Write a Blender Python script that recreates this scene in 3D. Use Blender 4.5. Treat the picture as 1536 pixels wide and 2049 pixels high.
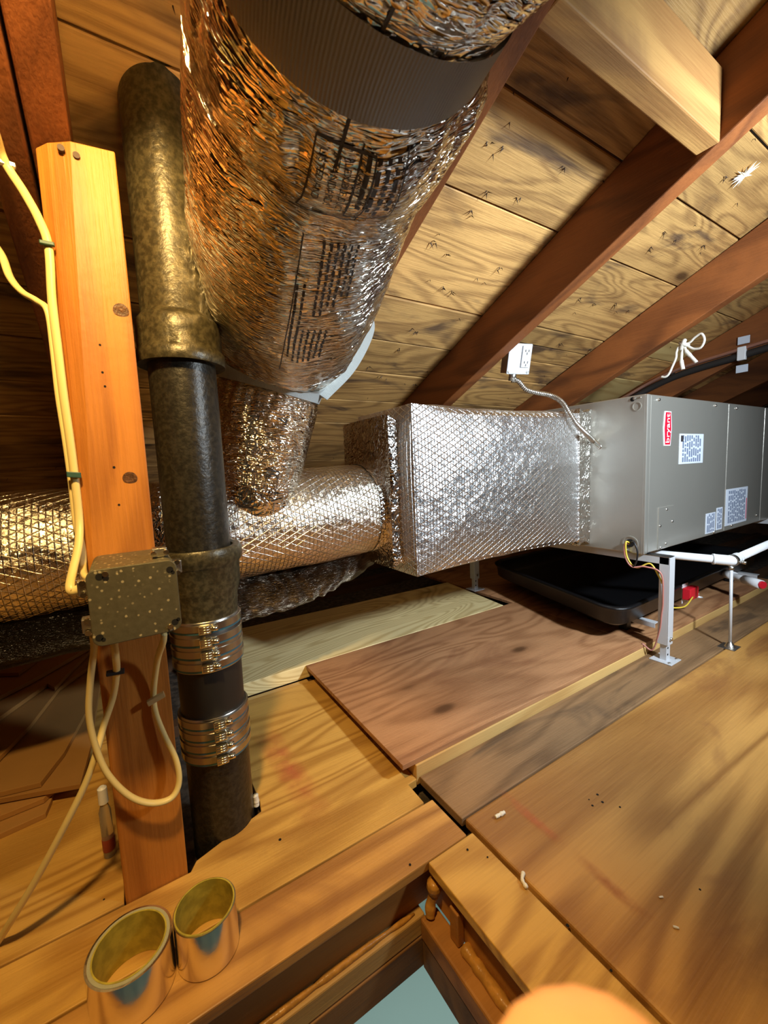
import bpy, bmesh, math, random
from mathutils import Vector, Matrix, noise
random.seed(7)
for o in list(bpy.data.objects): bpy.data.objects.remove(o)
scn = bpy.context.scene
COL = scn.collection
# ------------------------------------------------------------------ camera
H = 0.66
EYE = Vector((0, 0, H))
YAW, PITCH, ROLL, FPX = 0.558005, 0.104641, -0.043985, 823.64
F_ = Vector((math.sin(YAW)*math.cos(PITCH), math.cos(YAW)*math.cos(PITCH), -math.sin(PITCH)))
R0 = Vector((math.cos(YAW), -math.sin(YAW), 0)); U0 = R0.cross(F_)
R_ = R0*math.cos(ROLL)+U0*math.sin(ROLL); U_ = -R0*math.sin(ROLL)+U0*math.cos(ROLL)
cam = bpy.data.cameras.new('camera'); camo = bpy.data.objects.new('camera', cam); COL.objects.link(camo)
m = Matrix((R_, U_, -F_)).transposed().to_4x4(); m.translation = EYE
camo.matrix_world = m
cam.sensor_fit = 'HORIZONTAL'; cam.sensor_width = 36; cam.lens = FPX*36/1536
cam.clip_start = 0.002; cam.clip_end = 50
cam.dof.use_dof = True; cam.dof.focus_distance = 1.0; cam.dof.aperture_fstop = 13
scn.camera = camo
# ------------------------------------------------------------------ world, lights, exposure
w = bpy.data.worlds.new('world'); scn.world = w; w.use_nodes = True
w.node_tree.nodes['Background'].inputs[0].default_value = (1.0, 0.8, 0.55, 1)
w.node_tree.nodes['Background'].inputs[1].default_value = 0.02
vs = scn.view_settings
vs.view_transform = 'Standard'; vs.look = 'None'; vs.gamma = 1; vs.use_curve_mapping = False; vs.exposure = 0.15
def lamp(name, loc, energy, color, size):
    l = bpy.data.lights.new(name, 'POINT'); l.energy = energy; l.color = color; l.shadow_soft_size = size
    o = bpy.data.objects.new(name, l); o.location = loc; COL.objects.link(o); return o
def spot(name, loc, aim, energy, color, size, cone, blend):
    l = bpy.data.lights.new(name, 'SPOT'); l.energy = energy; l.color = color; l.shadow_soft_size = size; l.spot_size = math.radians(cone); l.spot_blend = blend
    o = bpy.data.objects.new(name, l); o.location = loc; o.rotation_euler = (Vector(aim)-Vector(loc)).to_track_quat('-Z', 'Y').to_euler(); COL.objects.link(o); return o
spot('work_light', (1.13, -0.30, 1.03), (1.30, 0.9, 0.75), 110, (0.80, 0.91, 1.0), 0.06, 126, 0.8)
spot('warm_lamp', (-0.05, 0.24, 1.27), (-0.02, 0.50, 0.0), 41, (1.0, 0.66, 0.25), 0.035, 142, 0.2)
lamp('hall_lamp', (0.9, 1.3, -0.45), 60, (0.9, 1.0, 0.98), 0.1)

# ------------------------------------------------------------------ pixel helpers (photo 1536 x 2049)
def ray(px): return (F_+R_*((px[0]-768)/FPX)-U_*((px[1]-1024.5)/FPX))
def PX(px, x): d = ray(px); return EYE+d*(x/d.x)
def PY(px, y): d = ray(px); return EYE+d*(y/d.y)
def PZ(px, z=0): d = ray(px); return EYE+d*((z-H)/d.z)
def PD(px, dep): d = ray(px); return EYE+d*(dep/d.dot(F_))
# ------------------------------------------------------------------ node helpers
class NT:
    def __init__(s, name):
        s.m = bpy.data.materials.new(name); s.m.use_nodes = True; s.t = s.m.node_tree
        s.b = s.t.nodes['Principled BSDF']
    def n(s, typ, ins=None, **kw):
        nd = s.t.nodes.new('ShaderNode'+typ)
        for k, v in kw.items(): setattr(nd, k, v)
        for k, v in (ins or {}).items(): s.set(nd.inputs[k], v)
        return nd
    def set(s, sock, v):
        if isinstance(v, bpy.types.NodeSocket): s.t.links.new(v, sock)
        elif isinstance(v, (tuple, list)) and len(v) == 3 and sock.type == 'RGBA': sock.default_value = (*v, 1)
        else: sock.default_value = v
    def m2(s, op, a, b=0.0, c=None, clamp=False):
        nd = s.n('Math', operation=op, use_clamp=clamp); s.set(nd.inputs[0], a); s.set(nd.inputs[1], b)
        if c is not None: s.set(nd.inputs[2], c)
        return nd.outputs[0]
    def mix(s, f, a, b, mode='MIX'):
        nd = s.n('Mix', data_type='RGBA', blend_type=mode); s.set(nd.inputs[0], f); s.set(nd.inputs[6], a); s.set(nd.inputs[7], b)
        return nd.outputs[2]
    def ss(s, x, a, b):
        nd = s.n('MapRange', {0: x, 1: a, 2: b, 3: 0.0, 4: 1.0}, interpolation_type='SMOOTHSTEP'); return nd.outputs[0]
    def noise(s, v, scale, detail=3, rough=.55, dist=0.0):
        return s.n('TexNoise', {'Vector': v, 'Scale': scale, 'Detail': detail, 'Roughness': rough, 'Distortion': dist}).outputs[0]
    def obj(s): return s.n('TexCoord').outputs['Object']
    def uv(s): return s.n('TexCoord').outputs['UV']
    def scale(s, v, sc, off=None):
        nd = s.n('VectorMath', {0: v, 1: sc}, operation='MULTIPLY').outputs[0]
        if off is not None: nd = s.n('VectorMath', {0: nd, 1: off}, operation='ADD').outputs[0]
        return nd
    def bump(s, h, strength=.3, dist=.01):
        s.set(s.b.inputs['Normal'], s.n('Bump', {'Height': h, 'Strength': strength, 'Distance': dist}).outputs[0])
    def p(s, **kw):
        for k, v in kw.items(): s.set(s.b.inputs[k.replace('_', ' ')], v)
        return s.m
def plain(name, col, rough=.5, metal=0.0, nb=0, nscale=200, var=0.0, spec=.5):
    t = NT(name)
    if var or nb:
        f = t.noise(t.obj(), nscale, 4)
        if var: t.set(t.b.inputs['Base Color'], t.mix(t.ss(f, .35, .7), tuple(c*(1-var) for c in col), tuple(min(1, c*(1+var*.5)) for c in col)))
        else: t.p(Base_Color=(*col, 1))
        if nb: t.bump(f, nb, .003)
    else: t.p(Base_Color=(*col, 1))
    return t.p(Roughness=rough, Metallic=metal, Specular_IOR_Level=spec)
AX = {'X': 0, 'Y': 1, 'Z': 2}
def wood(name, light, dark, axis='X', rings=9.0, freq=1.0, fine=.35, knots=.6, stain=None, stain_amt=.5, rough=.6, tone=.25, bump=.25, spec=.35, ring_w=.6):
    t = NT(name)
    rnd = t.n('ObjectInfo').outputs['Random']
    off = t.n('CombineXYZ', {0: t.m2('MULTIPLY', rnd, 37.0), 1: t.m2('MULTIPLY', rnd, 91.0), 2: t.m2('MULTIPLY', rnd, 53.0)}).outputs[0]
    base = t.n('VectorMath', {0: t.obj(), 1: off}, operation='ADD').outputs[0]
    def st(a, c):
        v = [c, c, c]; v[AX[axis]] = a; return t.scale(base, tuple(v))
    v1 = t.noise(st(1.1*freq, 5.0*freq), 1.0, 2, .45, .6)
    ring = t.m2('SINE', t.m2('MULTIPLY', v1, rings*6.283))
    ring = t.m2('MULTIPLY_ADD', ring, .5, .5)
    ring = t.m2('POWER', ring, 1.6)
    fn = t.noise(st(8, 260), 1.0, 3, .6)
    f = t.m2('ADD', t.m2('MULTIPLY', ring, ring_w), t.m2('MULTIPLY', t.m2('SUBTRACT', fn, .5), fine*2))
    col = t.mix(t.m2('MINIMUM', t.m2('MAXIMUM', f, 0.0), 1.0), light, dark)
    if knots:
        vn = t.n('TexVoronoi', {'Vector': st(3.0, 6.5), 'Scale': 1.0, 'Randomness': 1.0})
        d = vn.outputs['Distance']; cr = t.n('SeparateColor', {0: vn.outputs['Color']}).outputs[0]
        has = t.m2('LESS_THAN', cr, knots)
        k1 = t.m2('MULTIPLY', t.m2('SUBTRACT', 1.0, t.ss(d, .05, .15)), has)
        k2 = t.m2('MULTIPLY', t.m2('SUBTRACT', 1.0, t.ss(d, .1, .34)), has)
        col = t.mix(t.m2('MULTIPLY', k2, .45), col, tuple(c*.8 for c in dark))
        col = t.mix(t.m2('MULTIPLY', k1, .85), col, tuple(c*.35 for c in dark))
    if stain:
        s = t.ss(t.noise(st(2.2, 7.0), 1.0, 4, .6, .8), .52, .68)
        col = t.mix(t.m2('MULTIPLY', s, stain_amt), col, stain)
    tn = t.m2('MULTIPLY_ADD', t.m2('SUBTRACT', t.noise(base, 3.0, 3), .5), tone*2, 1.0)
    tn = t.m2('MULTIPLY', tn, t.m2('MULTIPLY_ADD', rnd, tone, 1-tone*.5))
    hsv = t.n('HueSaturation', {'Color': col, 'Value': tn}).outputs[0]
    t.p(Base_Color=hsv, Roughness=rough, Specular_IOR_Level=spec)
    t.bump(t.m2('ADD', fn, t.m2('MULTIPLY', t.noise(base, 60, 4), .7)), bump, .002)
    return t.m
# materials
M = {}
M['sheath'] = wood('sheathing_wood', (.60, .35, .12), (.16, .07, .025), 'X', 15, 1.0, .45, .40, (.07, .042, .032), .85, .62, .5, .6, ring_w=.5)
M['pale'] = wood('pale_wood', (.70, .50, .2), (.5, .3, .1), 'X', 8, 1, .25, .2, None, 0, .6, .15)
M['rafter'] = wood('rafter_wood', (.25, .080, .02), (.095, .028, .008), 'Y', 6, .8, .4, .15, (.07, .025, .01), .4, .6, .25, .4)
M['cross'] = wood('cross_wood', (.56, .31, .10), (.30, .13, .04), 'X', 6, .8, .4, .3, (.2, .1, .05), .4, .6, .2)
M['post'] = wood('post_wood', (.52, .195, .03), (.27, .085, .012), 'Z', 7, .8, .5, .10, None, 0, .5, .25, .4, .4)
M['plyA'] = wood('plywood_yellow', (.70, .40, .095), (.40, .19, .036), 'X', 16, .8, .35, .22, (.32, .14, .03), .45, .48, .22, .3, ring_w=.75)
M['plyB'] = wood('plywood_swirl', (.64, .33, .085), (.30, .125, .028), 'X', 9, .6, .3, .06, (.24, .09, .03), .5, .45, .25, .25, .4, .8)
M['plyR'] = wood('plywood_red', (.50, .25, .115), (.25, .105, .042), 'X', 10, 1.1, .45, .6, (.22, .085, .04), .5, .5, .3, .35)
M['pine'] = wood('pine_board', (.90, .74, .38), (.52, .35, .12), 'X', 26, .8, .35, .1, None, 0, .5, .12, .2)
M['grey'] = wood('grey_plank', (.26, .15, .07), (.11, .06, .028), 'X', 9, .9, .5, .2, (.035, .025, .02), .6, .6, .35, .5)
M['lumber'] = wood('yellow_lumber', (.68, .44, .16), (.48, .26, .08), 'X', 6, 1, .3, .15, None, 0, .55, .15)
M['casing'] = wood('casing_wood', (.28, .14, .05), (.10, .045, .018), 'X', 9, .9, .35, .1, None, 0, .55, .2)
M['framing'] = wood('framing_wood', (.50, .22, .05), (.26, .10, .02), 'X', 7, 1, .35, .15, (.2, .09, .03), .4, .5, .3)
M['dark'] = wood('dark_wood', (.14, .065, .028), (.07, .032, .014), 'X', 5, 1, .3, .2, None, 0, .7, .3)
M['teal'] = plain('teal_paint', (.42, .55, .52), .8)
M['iron'] = plain('cast_iron', (.085, .07, .035), .36, .3, .3, 120, .5)
M['ironlow'] = plain('cast_iron_black', (.03, .025, .016), .36, .2, .3, 130, .5)
M['rubber'] = plain('black_rubber', (.016, .014, .012), .45)
M['blackpan'] = plain('pan_plastic', (.006, .006, .007), .28, 0, .3, 500)
M['steel'] = plain('zinc_steel', (.62, .60, .55), .32, 1.0, .2, 300)
M['brass'] = plain('bright_screw', (.80, .74, .55), .22, 1.0)
M['whitemetal'] = plain('painted_white_metal', (.62, .64, .67), .35, .1)
M['pvc'] = plain('pvc', (.78, .80, .83), .3)
M['red'] = plain('red_plastic', (.65, .015, .03), .35)
M['badge'] = plain('red_badge', (.62, .01, .035), .3)
M['white'] = plain('white_print', (.85, .87, .9), .45)
M['labelw'] = plain('label_paper', (.62, .68, .78), .5)
M['ink'] = plain('ink', (.035, .028, .03), .6)
M['inkblue'] = plain('label_ink', (.16, .2, .3), .6)
M['inkduct'] = plain('duct_ink', (.018, .012, .008), .5)
M['cream'] = plain('cable_jacket', (.83, .66, .27), .4)
M['tie'] = plain('green_staple', (.03, .09, .07), .5)
M['tanstaple'] = plain('tan_staple', (.45, .30, .12), .5)
M['foam'] = plain('white_foam', (.88, .82, .68), .8, 0, .4, 400)
M['rope'] = plain('white_rope', (.78, .74, .65), .7, 0, .5, 600)
M['copper'] = plain('copper', (.62, .33, .26), .35, .8)
M['insul'] = plain('pipe_insulation', (.018, .015, .014), .6)
M['wireY'] = plain('yellow_wire', (.75, .55, .06), .4)
M['wireB'] = plain('black_wire', (.012, .012, .014), .4)
M['wireR'] = plain('pink_wire', (.50, .2, .16), .4)
M['cardb'] = wood('cardboard', (.42, .215, .06), (.33, .16, .045), 'X', 1, .5, .12, 0, None, 0, .7, .25, .1)
M['strapd'] = None
M['skin'] = None
M['nail'] = plain('rusty_nail', (.05, .028, .018), .6, .4)
M['hole'] = plain('dark_hole', (.004, .003, .002), .9)
M['glass'] = plain('clear_plastic', (.75, .70, .58), .12)
M['glass'].node_tree.nodes['Principled BSDF'].inputs['Transmission Weight'].default_value = .75
M['sfoam'] = plain('orange_foam', (.55, .26, .05), .3, 0, .5, 60, .25)
M['insulbat'] = plain('insulation_dust', (.10, .07, .045), .95, 0, 1.0, 40, .6)
def strapmat(name, col, rough):
    t = NT(name); u = t.n('SeparateXYZ', {0: t.uv()}).outputs[1]
    h = t.m2('SINE', t.m2('MULTIPLY', u, 2*math.pi/.0036))
    t.p(Base_Color=(*col, 1), Roughness=rough, Metallic=.25); t.bump(h, .3, .0008); return t.m
M['strap1'] = strapmat('woven_strap_dark', (.20, .20, .19), .42)
M['strap2'] = strapmat('woven_strap_light', (.46, .50, .50), .4)
def skinmat():
    t = NT('skin'); f = t.noise(t.obj(), 140, 4)
    t.p(Base_Color=t.mix(f, (.70, .33, .15), (.78, .42, .2)), Roughness=.5, Subsurface_Weight=.15, Subsurface_Radius=(.01, .004, .002), Subsurface_Scale=.5)
    t.bump(f, .1, .001); return t.m
M['skin'] = skinmat()
def film(name, col, rough, str_, sx=14.0, sy=70.0, tint=None):      # crinkled metallised duct film, uv in metres
    t = NT(name); uv = t.uv()
    def fam(rot, ax, ay, det):
        nd = t.n('Mapping', {0: uv}); nd.inputs['Rotation'].default_value = (0, 0, rot); nd.inputs['Scale'].default_value = (ax, ay, 1)
        a = t.noise(nd.outputs[0], 1.0, det, .5, .7); r = t.m2('SUBTRACT', 1.0, t.m2('MULTIPLY', t.m2('ABSOLUTE', t.m2('SUBTRACT', a, .5)), 5.0))
        return t.m2('POWER', t.m2('MAXIMUM', r, 0.0), 2.5)
    h = t.m2('ADD', t.m2('MULTIPLY', fam(.55, sy, sx, 2), .8), t.m2('ADD', t.m2('MULTIPLY', fam(-.35, sy*1.3, sx*1.2, 2), .7), t.m2('MULTIPLY', fam(1.3, sy*2.2, sx*1.8, 1), .35)))
    c = t.n('TexVoronoi', {'Vector': uv, 'Scale': 22.0}, feature='F1').outputs['Distance']
    big = t.noise(uv, 14, 3, .5, .5)
    h = t.m2('ADD', t.m2('MULTIPLY', h, .5), t.m2('ADD', t.m2('MULTIPLY', c, .8), t.m2('MULTIPLY', big, 1.6)))
    t.p(Base_Color=(*col, 1), Metallic=1.0, Roughness=rough); t.bump(h, str_, .006); return t.m
M['film'] = film('duct_film', (.95, .90, .80), .12, .8)
M['filmdark'] = film('dark_duct_film', (.10, .08, .06), .25, .9, 90, 18)
M['filmblack'] = film('black_duct_film', (.03, .03, .035), .22, .9, 60, 60)
def fsk(name, col, rough, sp=.0085, line=.5, cr=.55):
    t = NT(name); uv = t.uv()
    s = t.n('SeparateXYZ', {0: uv}); u, v = s.outputs[0], s.outputs[1]
    def ln(a, b, pitch, wd):
        q = t.m2('ADD', t.m2('MULTIPLY', u, a/pitch), t.m2('MULTIPLY', v, b/pitch))
        q = t.m2('ABSOLUTE', t.m2('SUBTRACT', t.m2('FRACT', q), .5))
        return t.m2('SUBTRACT', 1.0, t.ss(q, 0.0, wd))
    L = t.m2('MAXIMUM', ln(1, 0, sp, .13), t.m2('MAXIMUM', ln(.5, .87, sp*1.6, .09), ln(-.5, .87, sp*1.6, .09)))
    a = t.noise(uv, 55, 5, .65, 1.0)
    ridg = t.m2('ABSOLUTE', t.m2('SUBTRACT', a, .5))
    big = t.noise(uv, 13, 4, .6, .8)
    h = t.m2('ADD', t.m2('MULTIPLY', L, line), t.m2('ADD', t.m2('MULTIPLY', ridg, -cr*2.2), t.m2('MULTIPLY', big, 1.1)))
    t.p(Base_Color=(*col, 1), Metallic=1.0, Roughness=rough); t.bump(h, .65, .004); return t.m
M['fsk'] = fsk('foil_facing', (.90, .92, .94), .28, .0095, 1.5, .45)
M['fskw'] = fsk('trunk_foil', (.92, .86, .74), .2, .010, .55, .6)
M['tape'] = film('foil_tape', (.9, .88, .84), .14, .55, 30, 30)
def ahumat():
    t = NT('cabinet_steel'); f = t.noise(t.obj(), 6, 2); g = t.noise(t.obj(), 900, 2)
    t.p(Base_Color=(.55, .53, .47, 1), Metallic=.7, Roughness=.32, Coat_Weight=.1)
    t.bump(t.m2('ADD', f, t.m2('MULTIPLY', g, .02)), .12, .02); return t.m
M['cab'] = ahumat()
def galv():
    t = NT('galvanised'); v = t.n('TexVoronoi', {'Vector': t.obj(), 'Scale': 230.0})
    sp = t.n('SeparateColor', {0: v.outputs['Color']}).outputs[0]
    fl = t.m2('MULTIPLY', t.ss(sp, .82, .92), t.m2('SUBTRACT', 1.0, t.ss(v.outputs['Distance'], .2, .5)))
    n_ = t.noise(t.obj(), 120, 3)
    t.p(Base_Color=t.mix(fl, t.mix(n_, (.10, .088, .05), (.19, .168, .10)), (.85, .72, .42)), Metallic=.45, Roughness=t.m2('MULTIPLY_ADD', fl, -.25, .48))
    t.bump(n_, .2, .002); return t.m
M['galv'] = galv()
M['tapefoil'] = plain('roll_foil', (.88, .84, .76), .16, 1.0, .12, 40)
M['core'] = plain('yellow_core', (.50, .40, .05), .45, 0, .2, 60, .25)
M['rim'] = plain('roll_edge', (.42, .40, .26), .5, 0, .4, 500)
M['bandm'] = plain('band_steel', (.50, .47, .42), .28, 1.0, .1, 100)
M['bandblue'] = plain('band_blue', (.08, .22, .30), .35, .5)

# ------------------------------------------------------------------ mesh helpers
def mesh(name, V, Fc, mat, parent=None, smooth=False, uvs=None, bevel=0, seg=2, autosm=False):
    me = bpy.data.meshes.new(name); me.from_pydata([tuple(v) for v in V], [], Fc)
    if bevel:
        bm = bmesh.new(); bm.from_mesh(me); bmesh.ops.recalc_face_normals(bm, faces=bm.faces)
        es = [e for e in bm.edges if len(e.link_faces) == 2 and e.calc_face_angle(0) > .5]
        bmesh.ops.bevel(bm, geom=es, offset=bevel, segments=seg, affect='EDGES', profile=.5)
        bm.to_mesh(me); bm.free()
    elif uvs is None:
        bm = bmesh.new(); bm.from_mesh(me); bmesh.ops.recalc_face_normals(bm, faces=bm.faces); bm.to_mesh(me); bm.free()
    if uvs is not None:
        ul = me.uv_layers.new(name='uv')
        for l in me.loops: ul.data[l.index].uv = uvs[l.vertex_index]
    if smooth: me.polygons.foreach_set('use_smooth', [True]*len(me.polygons))
    me.materials.append(mat)
    o = bpy.data.objects.new(name, me); COL.objects.link(o)
    if parent is not None: o.parent = parent
    return o
def tag(o, label=None, cat=None, group=None, kind=None):
    if label: o['label'] = label
    if cat: o['category'] = cat
    if group: o['group'] = group
    if kind: o['kind'] = kind
    return o
def empty(name, label=None, cat=None, group=None, kind=None):
    o = bpy.data.objects.new(name, None); o.empty_display_size = .05; COL.objects.link(o); return tag(o, label, cat, group, kind)
BF = [(0, 1, 3, 2), (4, 6, 7, 5), (0, 4, 5, 1), (2, 3, 7, 6), (0, 2, 6, 4), (1, 5, 7, 3)]
def boxv(x0, x1, y0, y1, z0, z1): return [Vector((x, y, z)) for x in (x0, x1) for y in (y0, y1) for z in (z0, z1)]
def box(name, x0, x1, y0, y1, z0, z1, mat, parent=None, bevel=.0015, seg=2): return mesh(name, boxv(x0, x1, y0, y1, z0, z1), BF, mat, parent, bevel=bevel, seg=seg)
def obox(name, c, ax, ay, az, mat, parent=None, bevel=.001):
    c = Vector(c); return mesh(name, [c+ax*a+ay*b+az*d for a in (-1, 1) for b in (-1, 1) for d in (-1, 1)], BF, mat, parent, bevel=bevel)
def prism(name, pts, z0, z1, mat, parent=None, bevel=.001):
    n = len(pts); V = [Vector((p[0], p[1], z0)) for p in pts]+[Vector((p[0], p[1], z1)) for p in pts]
    Fc = [tuple(range(n))[::-1], tuple(range(n, 2*n))]+[(i, (i+1) % n, n+(i+1) % n, n+i) for i in range(n)]
    return mesh(name, V, Fc, mat, parent, bevel=bevel)
def cr(pts, n=12):
    P = [Vector(p) for p in pts]; P = [P[0]*2-P[1]]+P+[P[-1]*2-P[-2]]; out = []
    for i in range(1, len(P)-2):
        for k in range(n):
            t = k/n; a, b, c, d = P[i-1], P[i], P[i+1], P[i+2]
            out.append(.5*((2*b)+(c-a)*t+(2*a-5*b+4*c-d)*t*t+(3*b-a-3*c+d)*t**3))
    out.append(P[-2]); return out
def tubegeo(path, r, n=10, flat=1.0, caps=True, V=None, Fc=None):
    V = [] if V is None else V; Fc = [] if Fc is None else Fc; base = len(V)
    T = [(path[min(i+1, len(path)-1)]-path[max(i-1, 0)]).normalized() for i in range(len(path))]
    ref = Vector((0, 0, 1)) if abs(T[0].z) < .9 else Vector((1, 0, 0))
    N = (ref-T[0]*ref.dot(T[0])).normalized()
    for i, p in enumerate(path):
        N = (N-T[i]*N.dot(T[i])).normalized(); B = T[i].cross(N); rr = r[i] if isinstance(r, (list, tuple)) else r
        for k in range(n):
            a = 2*math.pi*k/n; V.append(p+N*(math.cos(a)*rr)+B*(math.sin(a)*rr*flat))
    for i in range(len(path)-1):
        for k in range(n):
            a, b = base+i*n+k, base+i*n+(k+1) % n; Fc.append((a, b, b+n, a+n))
    if caps:
        Fc.append(tuple(base+k for k in range(n))[::-1]); Fc.append(tuple(base+(len(path)-1)*n+k for k in range(n)))
    return V, Fc
def tube(name, pts, r, mat, parent=None, n=10, sub=10, flat=1.0, curve=True):
    path = cr(pts, sub) if curve and len(pts) > 2 else [Vector(p) for p in pts]
    V, Fc = tubegeo(path, r, n, flat); return mesh(name, V, Fc, mat, parent, smooth=True)
def cyl(name, a, b, r, mat, parent=None, n=20, bevel=0):
    V, Fc = tubegeo([Vector(a), Vector(b)], r, n); o = mesh(name, V, Fc, mat, parent, bevel=bevel)
    for p in o.data.polygons: p.use_smooth = len(p.vertices) == 4 and not bevel
    return o
def lathe(name, prof, c, mat, parent=None, n=48, axis=Vector((0, 0, 1)), smooth=True, close=False, wob=0.0, ang=None):
    ax = axis.normalized(); e1 = (Vector((1, 0, 0)) if abs(ax.x) < .9 else Vector((0, 1, 0))); e1 = (e1-ax*e1.dot(ax)).normalized(); e2 = ax.cross(e1)
    V = []; Fc = []; c = Vector(c)
    for (r, z) in prof:
        for k in range(n):
            a = 2*math.pi*k/n; d = e1*math.cos(a)+e2*math.sin(a); q = c+ax*z+d*r
            if wob: q += d*wob*noise.noise(q*22)
            V.append(q)
    m_ = len(prof)
    for i in range(m_-1 if not close else m_):
        j = (i+1) % m_
        for k in range(n): Fc.append((i*n+k, i*n+(k+1) % n, j*n+(k+1) % n, j*n+k))
    if not close: Fc.append(tuple(range(n))[::-1]); Fc.append(tuple((m_-1)*n+k for k in range(n)))
    o = mesh(name, V, Fc, mat, parent)
    if smooth:
        for p in o.data.polygons: p.use_smooth = len(p.vertices) == 4
        o.data.set_sharp_from_angle(angle=.7)
    return o
def copy_tree(o, parent=None):
    c = o.copy(); COL.objects.link(c); c.parent = parent
    for ch in list(o.children): copy_tree(ch, c)
    return c
def textgeo(body, size, font_scale=1.0):
    cu = bpy.data.curves.new('tmp', 'FONT'); cu.body = body; cu.size = size; cu.align_x = 'LEFT'; cu.resolution_u = 3
    o = bpy.data.objects.new('tmp', cu); COL.objects.link(o); bpy.context.view_layer.update()
    me = o.evaluated_get(bpy.context.evaluated_depsgraph_get()).to_mesh()
    V = [v.co.copy() for v in me.vertices]; Fc = [tuple(p.vertices) for p in me.polygons]
    o.to_mesh_clear(); bpy.data.objects.remove(o); bpy.data.curves.remove(cu); return V, Fc

# ================================================================== STRUCTURE
A24 = math.radians(24); SL = math.tan(A24)
def zs(y): return 1.25-SL*(y-.8)          # underside of the sheathing
NRM = Vector((0, math.sin(A24), math.cos(A24)))
ceiling = empty('ceiling', kind='structure')
def board(x0, x1, y0, y1, mat, lift=0.0):
    g = .0022
    V = []
    for x in (x0, x1):
        for y in (y0+g, y1-g):
            for t in (0, .022): V.append(Vector((x, y, zs(y)))+NRM*(t+lift))
    mesh('board', V, BF, mat, ceiling, bevel=.002, seg=1)
ysm = [-1.0, -.82, -.64, -.45, -.27, -.08, .10, .25, .41, .572, .742, 1.028, 1.185, 1.335, 1.50, 1.66, 1.83, 2.0, 2.2, 2.4, 2.6, 2.85, 3.1, 3.35]
ysr = [-1.0, -.80, -.60, -.42, -.25, -.06, .12, .27, .42, .574, .752, 1.022, 1.10, 1.18, 1.30, 1.48, 1.66, 1.85, 2.05, 2.25, 2.5, 2.75, 3.05, 3.35]
rr = random.Random(3)
for i in range(len(ysm)-1):
    board(-2.6, 1.0775, ysm[i], ysm[i+1], M['sheath'], rr.uniform(0, .004))
for i in range(len(ysr)-1):
    board(1.0785, 1.787, ysr[i], ysr[i+1], M['sheath'], rr.uniform(0, .005))
ysd = [-1.0, -.80, -.60, -.42, -.25, -.06, .12, .27, .42, .60, .78, .95, 1.05, 1.20, 1.40, 1.58, 1.75, 1.95, 2.15, 2.4, 2.7, 3.0, 3.35]
for i in range(len(ysd)-1):
    board(1.788, 2.4925, ysd[i], ysd[i+1], M['pale'] if ysd[i] in (.95, 1.20) else M['sheath'], rr.uniform(0, .005))
    board(2.4935, 4.6, ysd[i], ysd[i+1], M['sheath'], rr.uniform(0, .004))
# far slope of the roof behind the camera, and the gable ends
V = [Vector((x, y, z)) for x in (-2.6, 4.6) for (y, z) in ((-1.0, zs(-1.0)), (-3.6, zs(-1.0)-2.6*SL), (-3.6, zs(-1.0)-2.6*SL+.03), (-1.0, zs(-1.0)+.03))]
tag(mesh('ceiling', V, [(0, 1, 2, 3), (4, 7, 6, 5), (0, 4, 5, 1), (1, 5, 6, 2), (2, 6, 7, 3), (3, 7, 4, 0)], M['sheath']), kind='structure')
for nm, x in (('wall_left', -2.62), ('wall_right', 4.6)):
    V = []
    for xx in (x, x+.02):
        V += [Vector((xx, -3.6, -.1)), Vector((xx, 3.4, -.1)), Vector((xx, 3.4, zs(3.4))), Vector((xx, -1, zs(-1))), Vector((xx, -3.6, zs(-1)-2.6*SL))]
    tag(mesh(nm, V, [(0, 1, 2, 3, 4), (9, 8, 7, 6, 5)]+[(i, (i+1) % 5, 5+(i+1) % 5, 5+i) for i in range(5)], M['dark']), kind='structure')
tag(box('wall_back', -2.6, 4.6, 3.34, 3.36, -.1, .2, M['dark']), kind='structure')
tag(box('wall_front', -2.6, 4.6, -3.62, -3.6, -.1, zs(-1)-2.6*SL, M['dark']), kind='structure')
# nail tips through the sheathing
V = []; Fc = []
def nailtip(x, y, L=.014, r=.0013, tilt=.5):
    b = len(V); p = Vector((x, y, zs(y)+.002)); d = (-NRM+Vector((random.uniform(-tilt, tilt), random.uniform(-tilt, tilt), 0))).normalized()
    e = d.orthogonal().normalized(); f = d.cross(e)
    for k in range(4):
        a = k*math.pi/2; V.append(p+(e*math.cos(a)+f*math.sin(a))*r)
    V.append(p+d*L)
    Fc.extend([(b+k, b+(k+1) % 4, b+4) for k in range(4)])
for q in [(977, 286), (1005, 300), (1130, 335), (1207, 367), (976, 388), (1036, 400), (945, 428), (868, 485), (892, 510), (1000, 540), (885, 577), (905, 585), (985, 615), (820, 660), (835, 665), (800, 700), (830, 770), (870, 740), (920, 735), (740, 735), (760, 755), (1330, 465), (1350, 480), (1405, 495), (1300, 500), (1160, 600), (1190, 610), (1255, 625), (1280, 630), (1230, 610), (1120, 690), (1180, 700), (1450, 355)]:
    d = ray(q); t = ((Vector((0, .8, 1.25))-EYE).dot(NRM))/d.dot(NRM); p = EYE+d*t
    for k in range(random.choice((2, 3, 3, 4))): nailtip(p.x+random.uniform(-.008, .008), p.y+random.uniform(-.006, .006), random.uniform(.01, .02), .0016, .9)
for k in range(160): nailtip(random.uniform(-1.0, 2.4), random.uniform(.2, 2.2), random.uniform(.008, .016))
nt_ = mesh('nail_tips', V, Fc, M['nail'], ceiling); tag(nt_, kind='stuff')
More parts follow.
